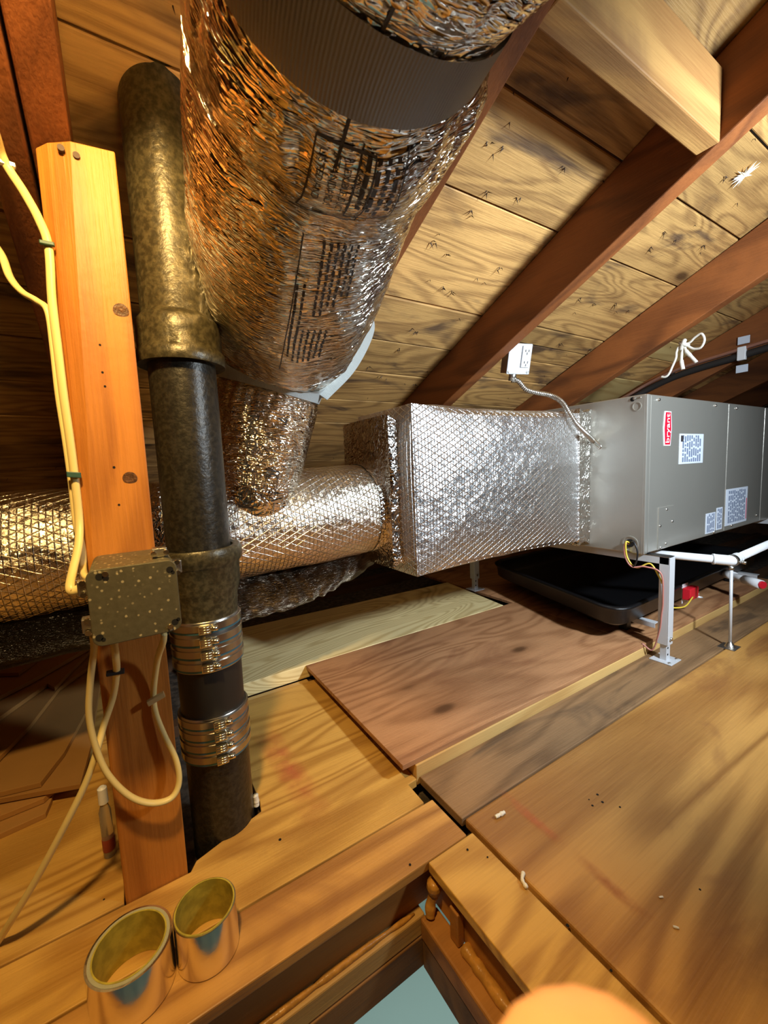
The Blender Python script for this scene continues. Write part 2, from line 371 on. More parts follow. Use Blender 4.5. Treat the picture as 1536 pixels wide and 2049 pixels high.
# torn pale splinters on one roof board
V = []; Fc = []
d = ray((1488, 350)); t = ((Vector((0, .8, 1.25))-EYE).dot(NRM))/d.dot(NRM); pc = EYE+d*t
for k in range(26):
    a = random.uniform(0, 6.283); L = random.uniform(.012, .04); e = Vector((math.cos(a), math.sin(a)*math.cos(A24), -math.sin(a)*math.sin(A24))); s_ = e.cross(NRM)*.004
    b = len(V); q = pc-NRM*.001; V += [q+s_, q-s_, q+e*L-NRM*random.uniform(.001, .007), q-NRM*.006]; Fc += [(b, b+1, b+2), (b, b+2, b+3), (b+1, b+3, b+2)]
o = mesh('torn_splinters', V, Fc, M['foam'], ceiling); tag(o, kind='stuff')

# rafters
def rafter(x0, x1, label, y0=-.98, y1=3.3, depth=.15, group=None, drop=0.0):
    V = [Vector((x, y, zs(y)))-NRM*t-NRM*.0005 for x in (x0, x1) for y in (y0, y1) for t in (depth+drop, .0)]
    o = mesh('rafter', V, BF, M['rafter'], bevel=.003); return tag(o, label, 'rafter', 'roof rafters')
rafter(-.66, -.615, 'roof rafter in the dark beyond the cable staple, left of the doubled rafter')
rafter(-.112, -.068, 'reddish roof rafter doubled beside the one above the post top', drop=.012)
rafter(-.064, -.018, 'dark red roof rafter directly above the top of the wooden post')
rafter(.50, .545, 'brown roof rafter running alongside the foil flex duct')
rafter(1.055, 1.10, 'thick dark brown roof rafter carrying the steel outlet box')
rafter(1.765, 1.81, 'reddish brown roof rafter with a white rope tied round it')
rafter(2.47, 2.515, 'roof rafter with the copper refrigerant line clipped to its side')
rafter(3.12, 3.165, 'shadowed roof rafter beyond the refrigerant line above the air handler')
rafter(3.75, 3.795, 'farthest roof rafter toward the gable beyond the air handler')
rafter(-1.22, -1.175, 'farthest roof rafter on the dark side beyond the post')
cb = box('cross_block', .546, 1.0545, .379, .421, 1.270, 1.404, M['cross'], bevel=.003)
tag(cb, 'short pale timber block nailed between two rafters beside the flex duct', 'block')

# floor: joists underneath, panels on top (floor top z = 0)
floor = empty('floor', kind='structure')
HX0, HX1, HY0, HY1 = -.42, .373, -.75, .508
T = .018
def fpanel(name, x0, x1, y0, y1, mat, z=0.0, th=T, bevel=.002): return box(name, x0, x1, y0, y1, z-th, z, mat, floor, bevel)
fpanel('plywood_panel', .482, 2.6, -1.1, .534, M['plyB'], 0, T, .004)
fpanel('plank', HX1, .474, HY0, .506, M['plyA'], -.001)
fpanel('plank', HX0-.1, .462, .508, .606, M['plyB'], -.001)
# yellow plywood with cut-outs for the post and the iron stack
prism('plywood_panel', [(-.25, .6085), (.443, .6085), (.445, .664), (.468, .666), (.468, 1.195), (.175, 1.2), (.172, .80), (.168, .775), (.045, .735), (.034, .7185), (-.25, .7185)], -T, 0, M['plyA'], floor, .0015)
prism('plywood_panel', [(-1.6, .7215), (-.061, .7215), (-.061, .825), (.03, .90), (.03, 2.1), (-1.6, 2.1)], -T, .0005, M['plyA'], floor, .0015)
fpanel('plywood_panel', -1.6, HX0-.102, -1.1, .719, M['plyA'])
fpanel('plank', .477, 2.62, .5365, .667, M['grey'], .001)
fpanel('plank', .47, 2.62, .6685, .707, M['lumber'], .028, .046)
fpanel('plank', .20, .44, 1.2015, 1.2215, M['lumber'], -.004)
# deck below: subfloor / insulation so nothing is open underneath, leaving the hatch clear
for a in ((-2.6, HX0-.03, -3.6, 3.34), (HX1+.05, 4.6, -3.6, 3.34), (HX0-.03, HX1+.05, .56, 3.34), (HX0-.03, HX1+.05, -3.6, HY0-.03)):
    box('subfloor', *a, -.13, -.05, M['insulbat'], floor, 0)
for y in (.80, 1.22, 1.66, 2.1, 2.5): box('joist', .45 if y < 1.2 else -2.5, 4.5, y, y+.04, -.05, -.0185 if y < 1.6 else .015, M['dark'], floor, .001)
fpanel('plywood_panel', 2.605, 4.4, -1.1, .667, M['plyB'], -.001)
# hatch framing
trim1 = empty('trim_1', kind='structure')
box('joist_face', HX0, HX1+.055, .528, .565, -.098, -.0195, M['framing'], trim1, .002)
box('ledger', HX0, HX1-.006, .512, .550, -.135, -.0985, M['lumber'], trim1, .003)
box('casing', HX0, HX1-.010, .510, .528, -.192, -.1355, M['casing'], trim1, .002)
trim2 = empty('trim_2', kind='structure')
box('joist_face', HX1+.018, HX1+.055, HY0, .5275, -.098, -.0195, M['framing'], trim2, .002)
box('ledger', HX1-.018, HX1+.018, HY0, .5115, -.137, -.0985, M['framing'], trim2, .004)
box('casing', HX1-.016, HX1+.004, HY0, .5095, -.193, -.1375, M['casing'], trim2, .002)
box('block', HX1+.004, HX1+.0178, .44, .46, -.0975, -.04, M['framing'], trim2, .002)
trim3 = empty('trim_3', kind='structure')
box('joist_face', HX0-.04, HX0-.001, HY0, .527, -.235, -.0195, M['framing'], trim3, .002)
box('joist_face', HX0-.04, HX1+.05, HY0-.04, HY0-.001, -.235, -.0195, M['framing'], trim3, .002)
# bead of orange expanding foam along the hatch frame
def bead(name, pts, rad, label):
    path = cr(pts, 8); r = [rad*(1+.45*noise.noise(p*55)+.2*noise.noise(p*150)) for p in path]; r[0] = r[-1] = rad*.3
    V, Fc = tubegeo(path, r, 12); return tag(mesh(name, V, Fc, M['sfoam'], smooth=True), label, 'foam')
bead('foam_bead', [(.379, .50, -.035), (.380, .503, -.06), (.374, .505, -.08), (.368, .500, -.098)], .011, 'lumpy orange foam bead in the corner of the hatch frame')
bead('foam_bead', [(.384, .436, -.092), (.383, .40, -.093), (.382, .33, -.093), (.383, .25, -.093), (.383, .1, -.093)], .009, 'glossy orange foam bead running along the side ledge of the hatch')
bead('foam_bead', [(.35, .520, -.096), (.25, .522, -.095), (.12, .522, -.096), (.0, .522, -.096)], .0045, 'thin orange foam bead along the front ledge of the hatch')
# hall below, seen through the hatch
tag(box('wall_hall', -2.4, 4.4, 1.9, 1.92, -2.5, -.131, M['teal']), kind='structure')
tag(box('wall_hallside', 2.4, 2.42, -3.4, 1.9, -2.5, -.131, M['teal']), kind='structure')
tag(box('floor_hall', -2.4, 4.4, -3.5, 1.9, -2.52, -2.5, M['teal']), kind='structure')

# loose decking that carries the unit
o = prism('plywood_sheet', [(.438, .672), (1.416, .6685), (1.416, 1.219), (.441, 1.222)], .0285, .0405, M['plyR'], None, .001)
tag(o, 'reddish knotty plywood sheet lying on the lumber in front of the drain pan', 'plywood')
box('batten', .46, 1.40, 1.17, 1.21, -.0005, .0283, M['lumber'], o, .001)
o = prism('plywood_sheet', [(1.4175, .6685), (2.62, .6685), (2.62, 1.9), (1.4175, 1.9)], .0285, .0405, M['plyR'], None, .001)
tag(o, 'reddish plywood sheet underneath the black drain pan and support legs', 'plywood')
box('batten', 1.43, 2.6, 1.4, 1.44, -.0185, .0283, M['lumber'], o, .001)
o = prism('pine_board', [(.235, 1.2255), (1.36, 1.2225), (1.415, 1.655), (.12, 1.70)], -.003, .0405, M['pine'], None, .002)
tag(o, 'pale straight-grained pine board between the red plywood and the dark duct', 'board')
o.location.z = 0

# ================================================================== POST + JUNCTION BOX
post = empty('wooden_post', 'orange-brown wooden post with a steel junction box screwed to its face', 'post')
V = []; zsq = [(-.03, .003, .003), (.35, .004, .003), (.55, .010, .008), (.75, .022, .016), (1.0, .034, .022), (1.095, .040, .025)]
prof = []
for (z, cx, cy) in zsq:
    zt = [z]*6
    ring = [(.031, .72), (-.059+cx, .72), (-.059+cx*.35, .72+cy*.45), (-.059, .72+cy), (-.059, .80), (.031, .80)]
    for i, (x, y) in enumerate(ring):
        zz = z
        if z > 1.09: zz = 1.118 if i == 0 else (1.110+.004*(i % 2))
        if z > 1.09: zz = min(zz, 1.1185-.4452*(y-.72))
        V.append(Vector((x+.002*noise.noise(Vector((x*9, y*9, z*3))), y, zz)))
Fc = [(0, 1, 2, 3, 4, 5)[::-1], tuple(len(V)-6+i for i in range(6))]
for i in range(len(zsq)-1):
    for k in range(6): Fc.append((i*6+k, i*6+(k+1) % 6, i*6+6+(k+1) % 6, i*6+6+k))
mesh('timber', V, Fc, M['post'], post, bevel=.0015)
for q in ((122, 297), (153, 312)):
    p = PY(q, .7195); cyl('nail_head', p+Vector((0, .004, 0)), p-Vector((0, .0025, 0)), .0042, M['nail'], post, 10)
for q, r in (((205, 745), .0016), ((228, 935), .0018), ((238, 1010), .0016), ((200, 690), .0015), ((210, 773), .0016)):
    p = PY(q, .7198); cyl('nail_hole', p+Vector((0, .003, 0)), p-Vector((0, .0003, 0)), r, M['hole'], post, 8)
p = PY((260, 957), .7198); lathe('knot', [(.0095, .003), (.0095, -.0004), (.006, -.0008), (.004, -.0003), (.0, -.0006)], p, plain('knot_wood', (.14, .055, .015), .5, 0, .5, 200, .5), post, 20, Vector((0, 1, .1)))
p = PY((242, 622), .7198); lathe('knot', [(.010, .003), (.010, -.0004), (.007, -.0008), (.004, -.0003), (.0, -.0006)], p, bpy.data.materials['knot_wood'], post, 20, Vector((0, 1, .1)))

jb = empty('junction_box', 'galvanised square steel junction box with spangled cover on the post', 'junction box')
def rrect(x0, x1, z0, z1, r, n=6):
    out = []
    for cx, cz, a0 in ((x1-r, z1-r, 0), (x0+r, z1-r, 90), (x0+r, z0+r, 180), (x1-r, z0+r, 270)):
        for k in range(n+1): a = math.radians(a0+90*k/n); out.append((cx+r*math.cos(a), cz+r*math.sin(a)))
    return out
def yprism(name, pts, y0, y1, mat, parent, bevel=.0008, rot=0.0, c=None):
    pts = list(pts)
    if rot and c:
        cs, sn = math.cos(rot), math.sin(rot); pts = [(c[0]+(x-c[0])*cs-(z-c[1])*sn, c[1]+(x-c[0])*sn+(z-c[1])*cs) for x, z in pts]
    n = len(pts); V = [Vector((p[0], y0, p[1])) for p in pts]+[Vector((p[0], y1, p[1])) for p in pts]
    return mesh(name, V, [tuple(range(n)), tuple(range(n, 2*n))[::-1]]+[(i, n+i, n+(i+1) % n, (i+1) % n) for i in range(n)], mat, parent, bevel=bevel)
BX0, BX1, BZ0, BZ1 = -.050, .048, .458, .554
yprism('box_body', rrect(BX0+.001, BX1-.001, BZ0+.001, BZ1-.001, .010), .604, .7195, M['galv'], jb)
cover = yprism('cover', rrect(BX0, BX1, BZ0, BZ1, .011), .5995, .6038, M['galv'], jb, .0012)
for (x, z, a) in ((-.036, .545, 0.2), (.040, .541, -.9), (-.043, .470, -.7), (.040, .470, .6)):
    pts = [(x+.0042*math.cos(t_), z+.0042*math.sin(t_)) for t_ in [i*math.pi/6 for i in range(12)]]
    yprism('slot', pts, .5991, .6, M['hole'], cover, 0)
    dx, dz = math.cos(a)*.005, math.sin(a)*.005
    yprism('slot', [(x+dx+.0024*math.cos(t_), z+dz+.0024*math.sin(t_)) for t_ in [i*math.pi/5 for i in range(10)]], .5991, .6, M['hole'], cover, 0)
for (x, z) in ((-.030, .5475), (.034, .4655)):
    s_ = cyl('screw', (x, .603, z), (x, .5965, z), .0034, M['brass'], cover, 12)
def clamp(c, d):
    c = Vector(c); d = Vector(d); o = obox('cable_clamp', c, d*.006, Vector((0, .009, 0)), d.cross(Vector((0, 1, 0)))*.009, M['steel'], jb, .001)
    for s in (-1, 1): 
        q = c+d.cross(Vector((0, 1, 0)))*.0075*s+Vector((0, -.009, 0)); cyl('screw', q, q+Vector((0, -.006, 0)), .0035, M['brass'], o, 10)
clamp((BX0-.006, .64, .527), Vector((1, 0, 0))); clamp((BX0-.006, .64, .478), Vector((1, 0, 0))); clamp((.032, .64, BZ1+.006), Vector((0, 0, 1))); clamp((BX1+.004, .65, .535), Vector((1, 0, 0)))

# cables
def cable(pts, label, r=.0042, flat=1.35, group=None, mat='cream'):
    o = tube('cable', pts, r, M[mat], None, 10, 10, flat); return tag(o, label, 'cable', group)
c1 = [Vector((-.12, .55, 1.173)), Vector((-.098, .70, 1.106)), Vector((-.094, .748, 1.083)), PY((48, 385), .745), PY((78, 440), .735), PY((97, 495), .728), PY((104, 600), .725), PY((116, 700), .725), PY((127, 790), .725), PY((140, 880), .725), PY((150, 960), .724), PY((158, 1040), .72), PY((157, 1090), .70), PY((146, 1140), .67), PY((140, 1172), .645), PY((146, 1183), .64), PY((172, 1170), .64)]
co = cable(c1, 'cream cable coming down from the rafter staple along the post into the junction box')
p0 = Vector((-.094, .748, 1.079)); obox('staple', p0, Vector((.012, .002, 0)), Vector((0, .002, -.001)), Vector((0, 0, .003)), M['steel'], co)
obox('staple', PY((94, 487), .722), Vector((.008, 0, 0)), Vector((0, .003, 0)), Vector((0, 0, .0025)), M['tie'], co)
tie = obox('cable_tie', PY((148, 950), .717), Vector((.008, 0, -.001)), Vector((0, .003, 0)), Vector((0, 0, .004)), M['tie'], co)
c2 = [PY((-220, 300), .92), PY((-120, 380), .88), PY((-45, 450), .83), PY((0, 505), .80), PY((20, 555), .78), PY((45, 585), .76), PY((75, 603), .745), PY((97, 625), .735), PY((108, 700), .735), PY((118, 790), .735), PY((132, 880), .735), PY((143, 960), .734), PY((152, 1040), .732), PY((164, 1100), .72), PY((166, 1140), .70), PY((172, 1155), .665), PY((182, 1160), .65)]
cable(c2, 'cream cable swinging in from the dark side and joining the post halfway up')
lo = [PY((186, 1270), .655), PY((188, 1300), .66), PY((181, 1360), .675), PY((178, 1430), .685), PY((190, 1490), .69), PY((215, 1548), .69), PY((258, 1592), .69), PY((302, 1607), .69), PY((342, 1597), .69), PY((358, 1565), .695), PY((352, 1520), .70), PY((328, 1470), .705), PY((311, 1425), .709), PY((307, 1385), .71), PY((315, 1320), .69), PY((326, 1285), .66), PY((328, 1268), .655)]
lp = cable(lo, 'cream cable drooping in a long loop below the junction box')
obox('staple', PY((312, 1398), .703), Vector((.012, 0, .004)), Vector((0, .004, 0)), Vector((-.001, 0, .004)), M['tanstaple'], lp)
dg = [PY((226, 1270), .66), PY((231, 1310), .665), PY((233, 1345), .69), PY((226, 1395), .71), PY((208, 1450), .71), PY((193, 1505), .70), PY((170, 1570), .70), PY((130, 1652), .705), PY((75, 1755), .72), PY((30, 1830), .735), PZ((-10, 1892), .005), PZ((-60, 1950), .005)]
dgo = cable(dg, 'cream cable hanging from the junction box out to the plywood floor', .0046, 1.2)
obox('cable_band', PY((231, 1345), .688), Vector((.011, 0, -.001)), Vector((0, .007, 0)), Vector((0, 0, .0022)), M['insul'], dgo)

# ================================================================== IRON DRAIN STACK
PCX, PCY = .104, .803
st = empty('drain_stack', 'black cast-iron drain pipe standing beside the wooden post with two clamped couplings', 'pipe')
pc_ = Vector((PCX, PCY, 0))
lathe('lower_pipe', [(.056, -.06), (.056, .16)], pc_, M['ironlow'], st, 48, wob=.0006)
lathe('middle_pipe', [(.055, .225), (.056, .33)], pc_, M['rubber'], st, 48, wob=.0006)
lathe('hub_pipe', [(.057, .40), (.057, .425), (.0585, .445), (.062, .458), (.0655, .47), (.0665, .505), (.0715, .511), (.0725, .530), (.069, .536), (.058, .535), (.056, .52)], pc_, M['iron'], st, 56, wob=.0008)
lathe('long_pipe', [(.0535, .50), (.0535, .56), (.0535, .66), (.0535, .76), (.0535, .87)], pc_, M['ironlow'], st, 48, wob=.001)
lathe('upper_pipe', [(.055, .852), (.069, .849), (.0705, .853), (.070, .868), (.066, .873), (.0665, .895), (.0655, .918), (.060, .925), (.0565, .93), (.0565, 1.05), (.0565, 1.15), (.0565, 1.30)], pc_, M['iron'], st, 56, wob=.001)
tocam = Vector((-PCX, -PCY, 0)).normalized(); right = Vector((-tocam.y, tocam.x, 0))
if right.dot(R_) < 0: right = -right
def coupling(z0, z1, ang):
    cp = lathe('coupling', [(.0585, z0), (.0600, z0+.002), (.0600, z1-.002), (.0585, z1)], pc_, M['bandm'], st, 48)
    nB = 4
    for i in range(nB):
        z = z0+(z1-z0)*(i+.55)/nB
        lathe('clamp_band', [(.0602, z-.0062), (.0616, z-.0058), (.0616, z+.0058), (.0602, z+.0062)], pc_, M['bandm'], cp, 48)
        lathe('groove', [(.0602, z-.0102), (.0606, z-.010), (.0606, z-.0066), (.0602, z-.0064)], pc_, M['bandblue'], cp, 48)
        d = tocam*math.cos(ang)+right*math.sin(ang); s_ = Vector((-d.y, d.x, 0)); s_ = s_ if s_.dot(R_) > 0 else -s_
        c = pc_+Vector((0, 0, z))+d*.0655
        hs = obox('screw_housing', c, s_*.0100, Vector((0, 0, .0075)), d*.0045, M['brass'], cp, .0015)
        for k in range(3):
            V, Fc = tubegeo([c-s_*.008+d*.0042+Vector((0, 0, -.0045+k*.0045)), c+s_*.008+d*.0042+Vector((0, 0, -.0045+k*.0045))], .0014, 6)
            mesh('rib', V, Fc, M['brass'], None, smooth=True).parent = cp
        cyl('screw', c+s_*.009+d*.001, c+s_*.021+d*.001, .0048, M['brass'], cp, 8)
coupling(.321, .412, -.05); coupling(.150, .237, .1)

# ================================================================== DUCTS
class Duct:
    def __init__(s, pts, rad, sub=24, refpt=Vector((0, 0, .15))):
        s.C = cr(pts, sub); n = len(s.C); s.ref = refpt
        RR = [Vector((r, 0, 0)) for r in rad]; s.R = [v.x for v in cr(RR, sub)]
        s.S = [0.0]
        for i in range(1, n): s.S.append(s.S[-1]+(s.C[i]-s.C[i-1]).length)
        s.L = s.S[-1]
    def fr(s, x):
        x = max(0, min(s.L, x)); lo_, hi = 0, len(s.S)-1
        while hi-lo_ > 1:
            md = (lo_+hi)//2
            if s.S[md] <= x: lo_ = md
            else: hi = md
        t = (x-s.S[lo_])/max(1e-9, s.S[hi]-s.S[lo_])
        c = s.C[lo_].lerp(s.C[hi], t); r = s.R[lo_]*(1-t)+s.R[hi]*t
        a, b = max(lo_-2, 0), min(hi+2, len(s.C)-1); T_ = (s.C[b]-s.C[a]).normalized()
        N = s.ref-c; N = (N-T_*N.dot(T_)).normalized(); B = T_.cross(N)
        return c, r, T_, N, B
    def at(s, x, th, off=0.0):
        c, r, T_, N, B = s.fr(x); return c+(N*math.cos(th)+B*math.sin(th))*(r+off+s.disp(x, th))
    def disp(s, x, th): return 0.0
    def build(s, name, mat, parent, nu, nv, x0=0, x1=None, off=0.0, th0=-math.pi, th1=math.pi):
        x1 = s.L if x1 is None else x1; V = []; Fc = []; uv = []
        full = abs(th1-th0-2*math.pi) < 1e-6
        for i in range(nu+1):
            x = x0+(x1-x0)*i/nu; c, r, T_, N, B = s.fr(x)
            for k in range(nv+1):
                th = th0+(th1-th0)*k/nv; V.append(c+(N*math.cos(th)+B*math.sin(th))*(r+off+s.disp(x, th))); uv.append((x, th*r if not full else th*.14))
        for i in range(nu):
            for k in range(nv): a = i*(nv+1)+k; Fc.append((a, a+1, a+nv+2, a+nv+1))
        o = mesh(name, V, Fc, mat, parent, smooth=True, uvs=uv)
        bm = bmesh.new(); bm.from_mesh(o.data); bmesh.ops.recalc_face_normals(bm, faces=bm.faces); bm.to_mesh(o.data); bm.free()
        return o
# trunk duct along the eave side
TY, TZ, TR = 1.05, .535, .128
trunk = Duct([(-1.7, TY+.02, TZ-.03), (-1.0, TY+.01, TZ-.02), (-.4, TY, TZ-.012), (0, TY, TZ-.01), (.3, TY, TZ), (.62, TY, TZ+.015)], [TR]*6, 16, Vector((0, 0, .6)))
trunk.ref = Vector((-.2, 0, .66))
trunk.fr0 = trunk.fr
def tfr(x):
    c, r, T_, N, B = trunk.fr0(x); N = Vector((0, -1, 0)); N = (N-T_*N.dot(T_)).normalized(); return c, r, T_, N, T_.cross(N)
trunk.fr = tfr
def tdisp(x, th): return .006*noise.noise(Vector((x*6, math.cos(th)*1.5, math.sin(th)*1.5)))+.002*noise.noise(Vector((x*22, math.cos(th)*5, math.sin(th)*5)))-.006*math.exp(-((x-1.32)/.02)**2)
trunk.disp = tdisp
tr = empty('trunk_duct', 'round foil-wrapped trunk duct running behind the post to the plenum', 'duct')
trunk.build('foil_jacket', M['fskw'], tr, 240, 80)
for x0, x1 in ((1.70, 1.76), (2.27, 2.31)): trunk.build('tape_band', M['tape'], tr, 12, 80, x0, x1, .0018)

# big flexible duct
PW = [((506, 1035), 1.06, .070), ((508, 1000), .995, .088), ((514, 955), .985, .099), ((521, 900), .985, .108), ((529, 840), .985, .117), ((540, 780), .98, .127), ((553, 722), .955, .138), ((572, 640), .88, .158), ((592, 500), .69, .160), ((621, 300), .535, .149), ((668, 150), .455, .152)]
pts = [PD(q, d) for q, d, r in PW]; rad = [r for q, d, r in PW]
pts += [Vector((.205, .30, 1.095)), Vector((.205, .15, 1.145)), Vector((.21, -.1, 1.24)), Vector((.22, -.5, 1.41)), Vector((.22, -.85, 1.56))]; rad += [.151, .155, .156, .156, .156]
flex = Duct(pts[::-1], rad[::-1], 24)
def nearest_s(q, d):
    best = min(range(len(flex.C)), key=lambda i: (flex.C[i]-PD(q, d)).length); return flex.S[best]
def ring_low(x):
    v = -1e9
    for k in range(-20, 21):
        p = Duct.at(flex, x, k*.07)-EYE
        if p.dot(F_) > .05: v = max(v, 1024.5-FPX*p.dot(U_)/p.dot(F_))
    return v
flex.disp = lambda x, th: -.006
def find(v):
    return min((abs(ring_low(flex.L*i/600)-v), flex.L*i/600) for i in range(150, 600))[1]
S1 = find(222); S2 = find(790)
def fdisp(x, th):
    k = (1-.97*math.exp(-((x-S1)/.045)**4))*(1-.97*math.exp(-((x-S2)/.045)**4))
    p = Vector((x*7, math.cos(th)*2.2, math.sin(th)*2.2)); d = .008*noise.noise(p)
    q = Vector((x*16+th*1.5, th*3.5, 2)); d += .0022*(1-2*abs(noise.noise(q)))
    q = Vector((x*40+th*9, th*6, 5)); d += .0012*(1-2*abs(noise.noise(q)))
    d *= k*(.35 if x > S2 else 1)
    for s0 in (S1, S2):
        e = abs(x-s0); d -= (.022 if s0 == S1 else .014)*math.exp(-(e/.055)**2)
        d += k*.006*math.exp(-(max(0, e-.03)/.06)**2)*noise.noise(Vector((th*9, e*14, s0)))
    e = flex.L-x; d += .003*math.exp(-(e/.03)**2)*noise.noise(Vector((th*7, e*12, 0)))
    return d
flex.disp = fdisp
fx = empty('flex_duct', 'large silvery insulated flexible duct hanging under the rafters down to the trunk', 'duct')
flex.build('jacket', M['film'], fx, 420, 200)
flex.disp = lambda x, th: -.0155
flex.build('strap', M['strap1'], fx, 10, 96, S1-.021, S1+.021, 0.0); fx.children[-1]['label'] = 'dark grey woven hanging strap'
flex.disp = lambda x, th: -.0075
sp2 = flex.build('strap', M['strap2'], fx, 10, 96, S2-.030, S2+.030, 0.0)
flex.disp = fdisp
sp2['label'] = 'light grey woven hanging strap'
# free ends of the light strap rising to the rafter
def ribbon(name, pts, wvec, mat, parent, th=.0012):
    path = cr(pts, 8); V = []; uv = []; Fc = []; s = 0
    for i, p in enumerate(path):
        if i: s += (path[i]-path[i-1]).length
        w_ = wvec if isinstance(wvec, Vector) else wvec[0].lerp(wvec[1], i/(len(path)-1))
        T_ = (path[min(i+1, len(path)-1)]-path[max(i-1, 0)]).normalized(); nn = T_.cross(w_).normalized()*th
        for a, b in ((-1, -1), (1, -1), (1, 1), (-1, 1)): V.append(p+w_*a+nn*b); uv.append((a*.02, s))
    for i in range(len(path)-1):
        for k in range(4): a, b = i*4+k, i*4+(k+1) % 4; Fc.append((a, b, b+4, a+4))
    Fc += [(0, 1, 2, 3), tuple(len(V)-4+k for k in (3, 2, 1, 0))]
    return mesh(name, V, Fc, mat, parent, uvs=uv)
c, r, T_, N, B = flex.fr(S2)
thR = math.pi/2 if B.dot(R_) > 0 else -math.pi/2
e0 = flex.at(S2, thR*.62, .006); e1 = PX((728, 655), .553)
def wv(a, b, p): return (b-a).cross(p-EYE).normalized()*.021
ribbon('strap_tail', [e0, e0.lerp(e1, .5)+Vector((.010, -.012, -.012)), e1+Vector((.004, -.01, 0)), e1+Vector((.002, .0, .06))], (wv(e0, e1, e0), wv(e0, e1, e1)), M['strap2'], fx)
# print on the jacket
SGN = 1 if thR > 0 else -1
def on_flex(V, x0, th0, off=.0018, scl=1.0):
    out = []
    for v in V:
        x = x0+v.x*scl; c, r, *_ = flex.fr(x); out.append(flex.at(x, SGN*(th0+v.y*scl/r), off))
    return out
def locate(q):
    best = None
    for i in range(0, 400):
        x = flex.L*i/400
        for k in range(-36, 37):
            th = k/36*1.6; p = flex.at(x, SGN*th)-EYE
            if p.dot(F_) < .1: continue
            u = 768+FPX*p.dot(R_)/p.dot(F_); v = 1024.5-FPX*p.dot(U_)/p.dot(F_); e = (u-q[0])**2+(v-q[1])**2
            if best is None or e < best[0]: best = (e, x, th)
    return best[1], best[2]
PV = []; PF = []
def flush(name, kind=None, lab=None):
    global PV, PF
    if PV:
        o = mesh(name, PV, PF, M['inkduct'], fx); tag(o, kind=kind)
        if lab: o['label'] = lab
    PV = []; PF = []
def ptext(body, q, size):
    V, Fc = textgeo(body, size); x, th = locate(q) if len(q) == 2 else (q[0], q[1]); b = len(PV)
    PV.extend(on_flex(V, x, th)); PF.extend([tuple(b+i for i in f) for f in Fc]); return x, th
def pstroke(x0, th0, pts, wd=.0012):
    for (a, b_) in zip(pts[:-1], pts[1:]):
        a = Vector((*a, 0)); b_ = Vector((*b_, 0)); n = max(1, int((b_-a).length/.012)); nn = Vector((-(b_-a).y, (b_-a).x, 0)).normalized()*wd*.5; b0 = len(PV); V = []
        for i in range(n+1): p = a.lerp(b_, i/n); V += [p+nn, p-nn]
        PV.extend(on_flex(V, x0, th0)); PF.extend([(b0+2*i, b0+2*i+1, b0+2*i+3, b0+2*i+2) for i in range(n)])
def plines(x0, th0, ux, uy, n, L, h, gap, rnd):
    for i in range(n):
        x = ux
        while x < ux+L*rnd.uniform(.75, 1):
            l = rnd.uniform(.004, .013); pstroke(x0, th0, [(x, uy+i*gap), (x+l, uy+i*gap)], h); x += l+.0035
rp = random.Random(5)
ptext('R-8.0', (497, 826), .034); flush('printed_rating', None, 'printed R-8.0 rating'); ptext('7"', (558, 834), .028); flush('printed_size', None, 'printed 7 inch size mark')
def rect_mark(x0, t0, L, W, wd=.0018):
    pstroke(x0, t0, [(0, 0), (L, -.002), (L, W), (0, W), (0, 0)], wd); flush('printed_border')
x0, t0 = locate((485, 940)); rect_mark(x0, t0, .052, .030, .0013); plines(x0, t0, .004, .005, 5, .044, .0013, .005, rp); flush('printed_notice', 'stuff')
x0, t0 = locate((535, 937)); rect_mark(x0, t0, .048, .026, .0013)
pstroke(x0, t0, [(.016+.011*math.cos(a*.5236), .015+.011*math.sin(a*.5236)) for a in range(13)], .0018); flush('printed_ring'); ptext('UL', locate((538, 942)), .010); flush('printed_mark'); plines(x0, t0, .030, .006, 4, .014, .0014, .005, rp); flush('printed_notice', 'stuff')
x0, t0 = locate((520, 905)); pstroke(x0, t0, [(-.02, 0), (0, .02), (.02, 0), (0, -.02), (-.02, 0)], .0018); flush('printed_diamond')
for k in range(5): pstroke(x0, t0, [(-.012+k*.004, -.008+k*.004), (.0+k*.002, -.012+k*.005)], .002)
flush('printed_diamond_fill', 'stuff')
x0, t0 = locate((497, 880)); pstroke(x0, t0, [(0, 0), (.05, 0)], .003); flush('printed_line')
x0, t0 = locate((612, 460)); pstroke(x0, t0, [(0, 0), (.09, -.003), (.19, -.006), (.29, -.010)], .0014); flush('printed_line')
x0, t0 = locate((632, 262)); rect_mark(x0, t0, .095, .062)
for i, (tx, sz) in enumerate((('LISTED AND', .011), ('STANDARDS', .012), ('FLEXIBLE DUCT', .011), ('CLASS 0', .011))):
    V_, F_x = textgeo(tx, sz); b = len(PV); PV.extend(on_flex([Vector((v.x*.85+.006, v.y+.006+i*.0135, 0)) for v in V_], x0, t0)); PF.extend([tuple(b+j for j in f) for f in F_x]); flush('printed_words')
x0, t0 = locate((725, 290)); pstroke(x0, t0, [(0, 0), (.085, -.002), (.085, .05), (0, .05)], .0018); flush('printed_border'); plines(x0, t0, .006, .008, 4, .07, .005, .011, rp); flush('printed_notice', 'stuff')
for q, n_, L_ in (((645, 480), 6, .12), ((598, 570), 2, .15), ((580, 660), 7, .09)):
    x0, t0 = locate(q); plines(x0, t0, 0, 0, n_, L_, .0034, .0092, rp); flush('printed_notice', 'stuff')
x0, t0 = locate((790, 20)); pstroke(x0, t0, [(0, 0), (.09, -.01)], .003); flush('printed_line')
x0, t0 = locate((872, 90)); pstroke(x0, t0, [(0, 0), (.05, 0)], .0016); flush('printed_line'); pstroke(x0, t0, [(0, .012), (.05, .012)], .0016); flush('printed_line')

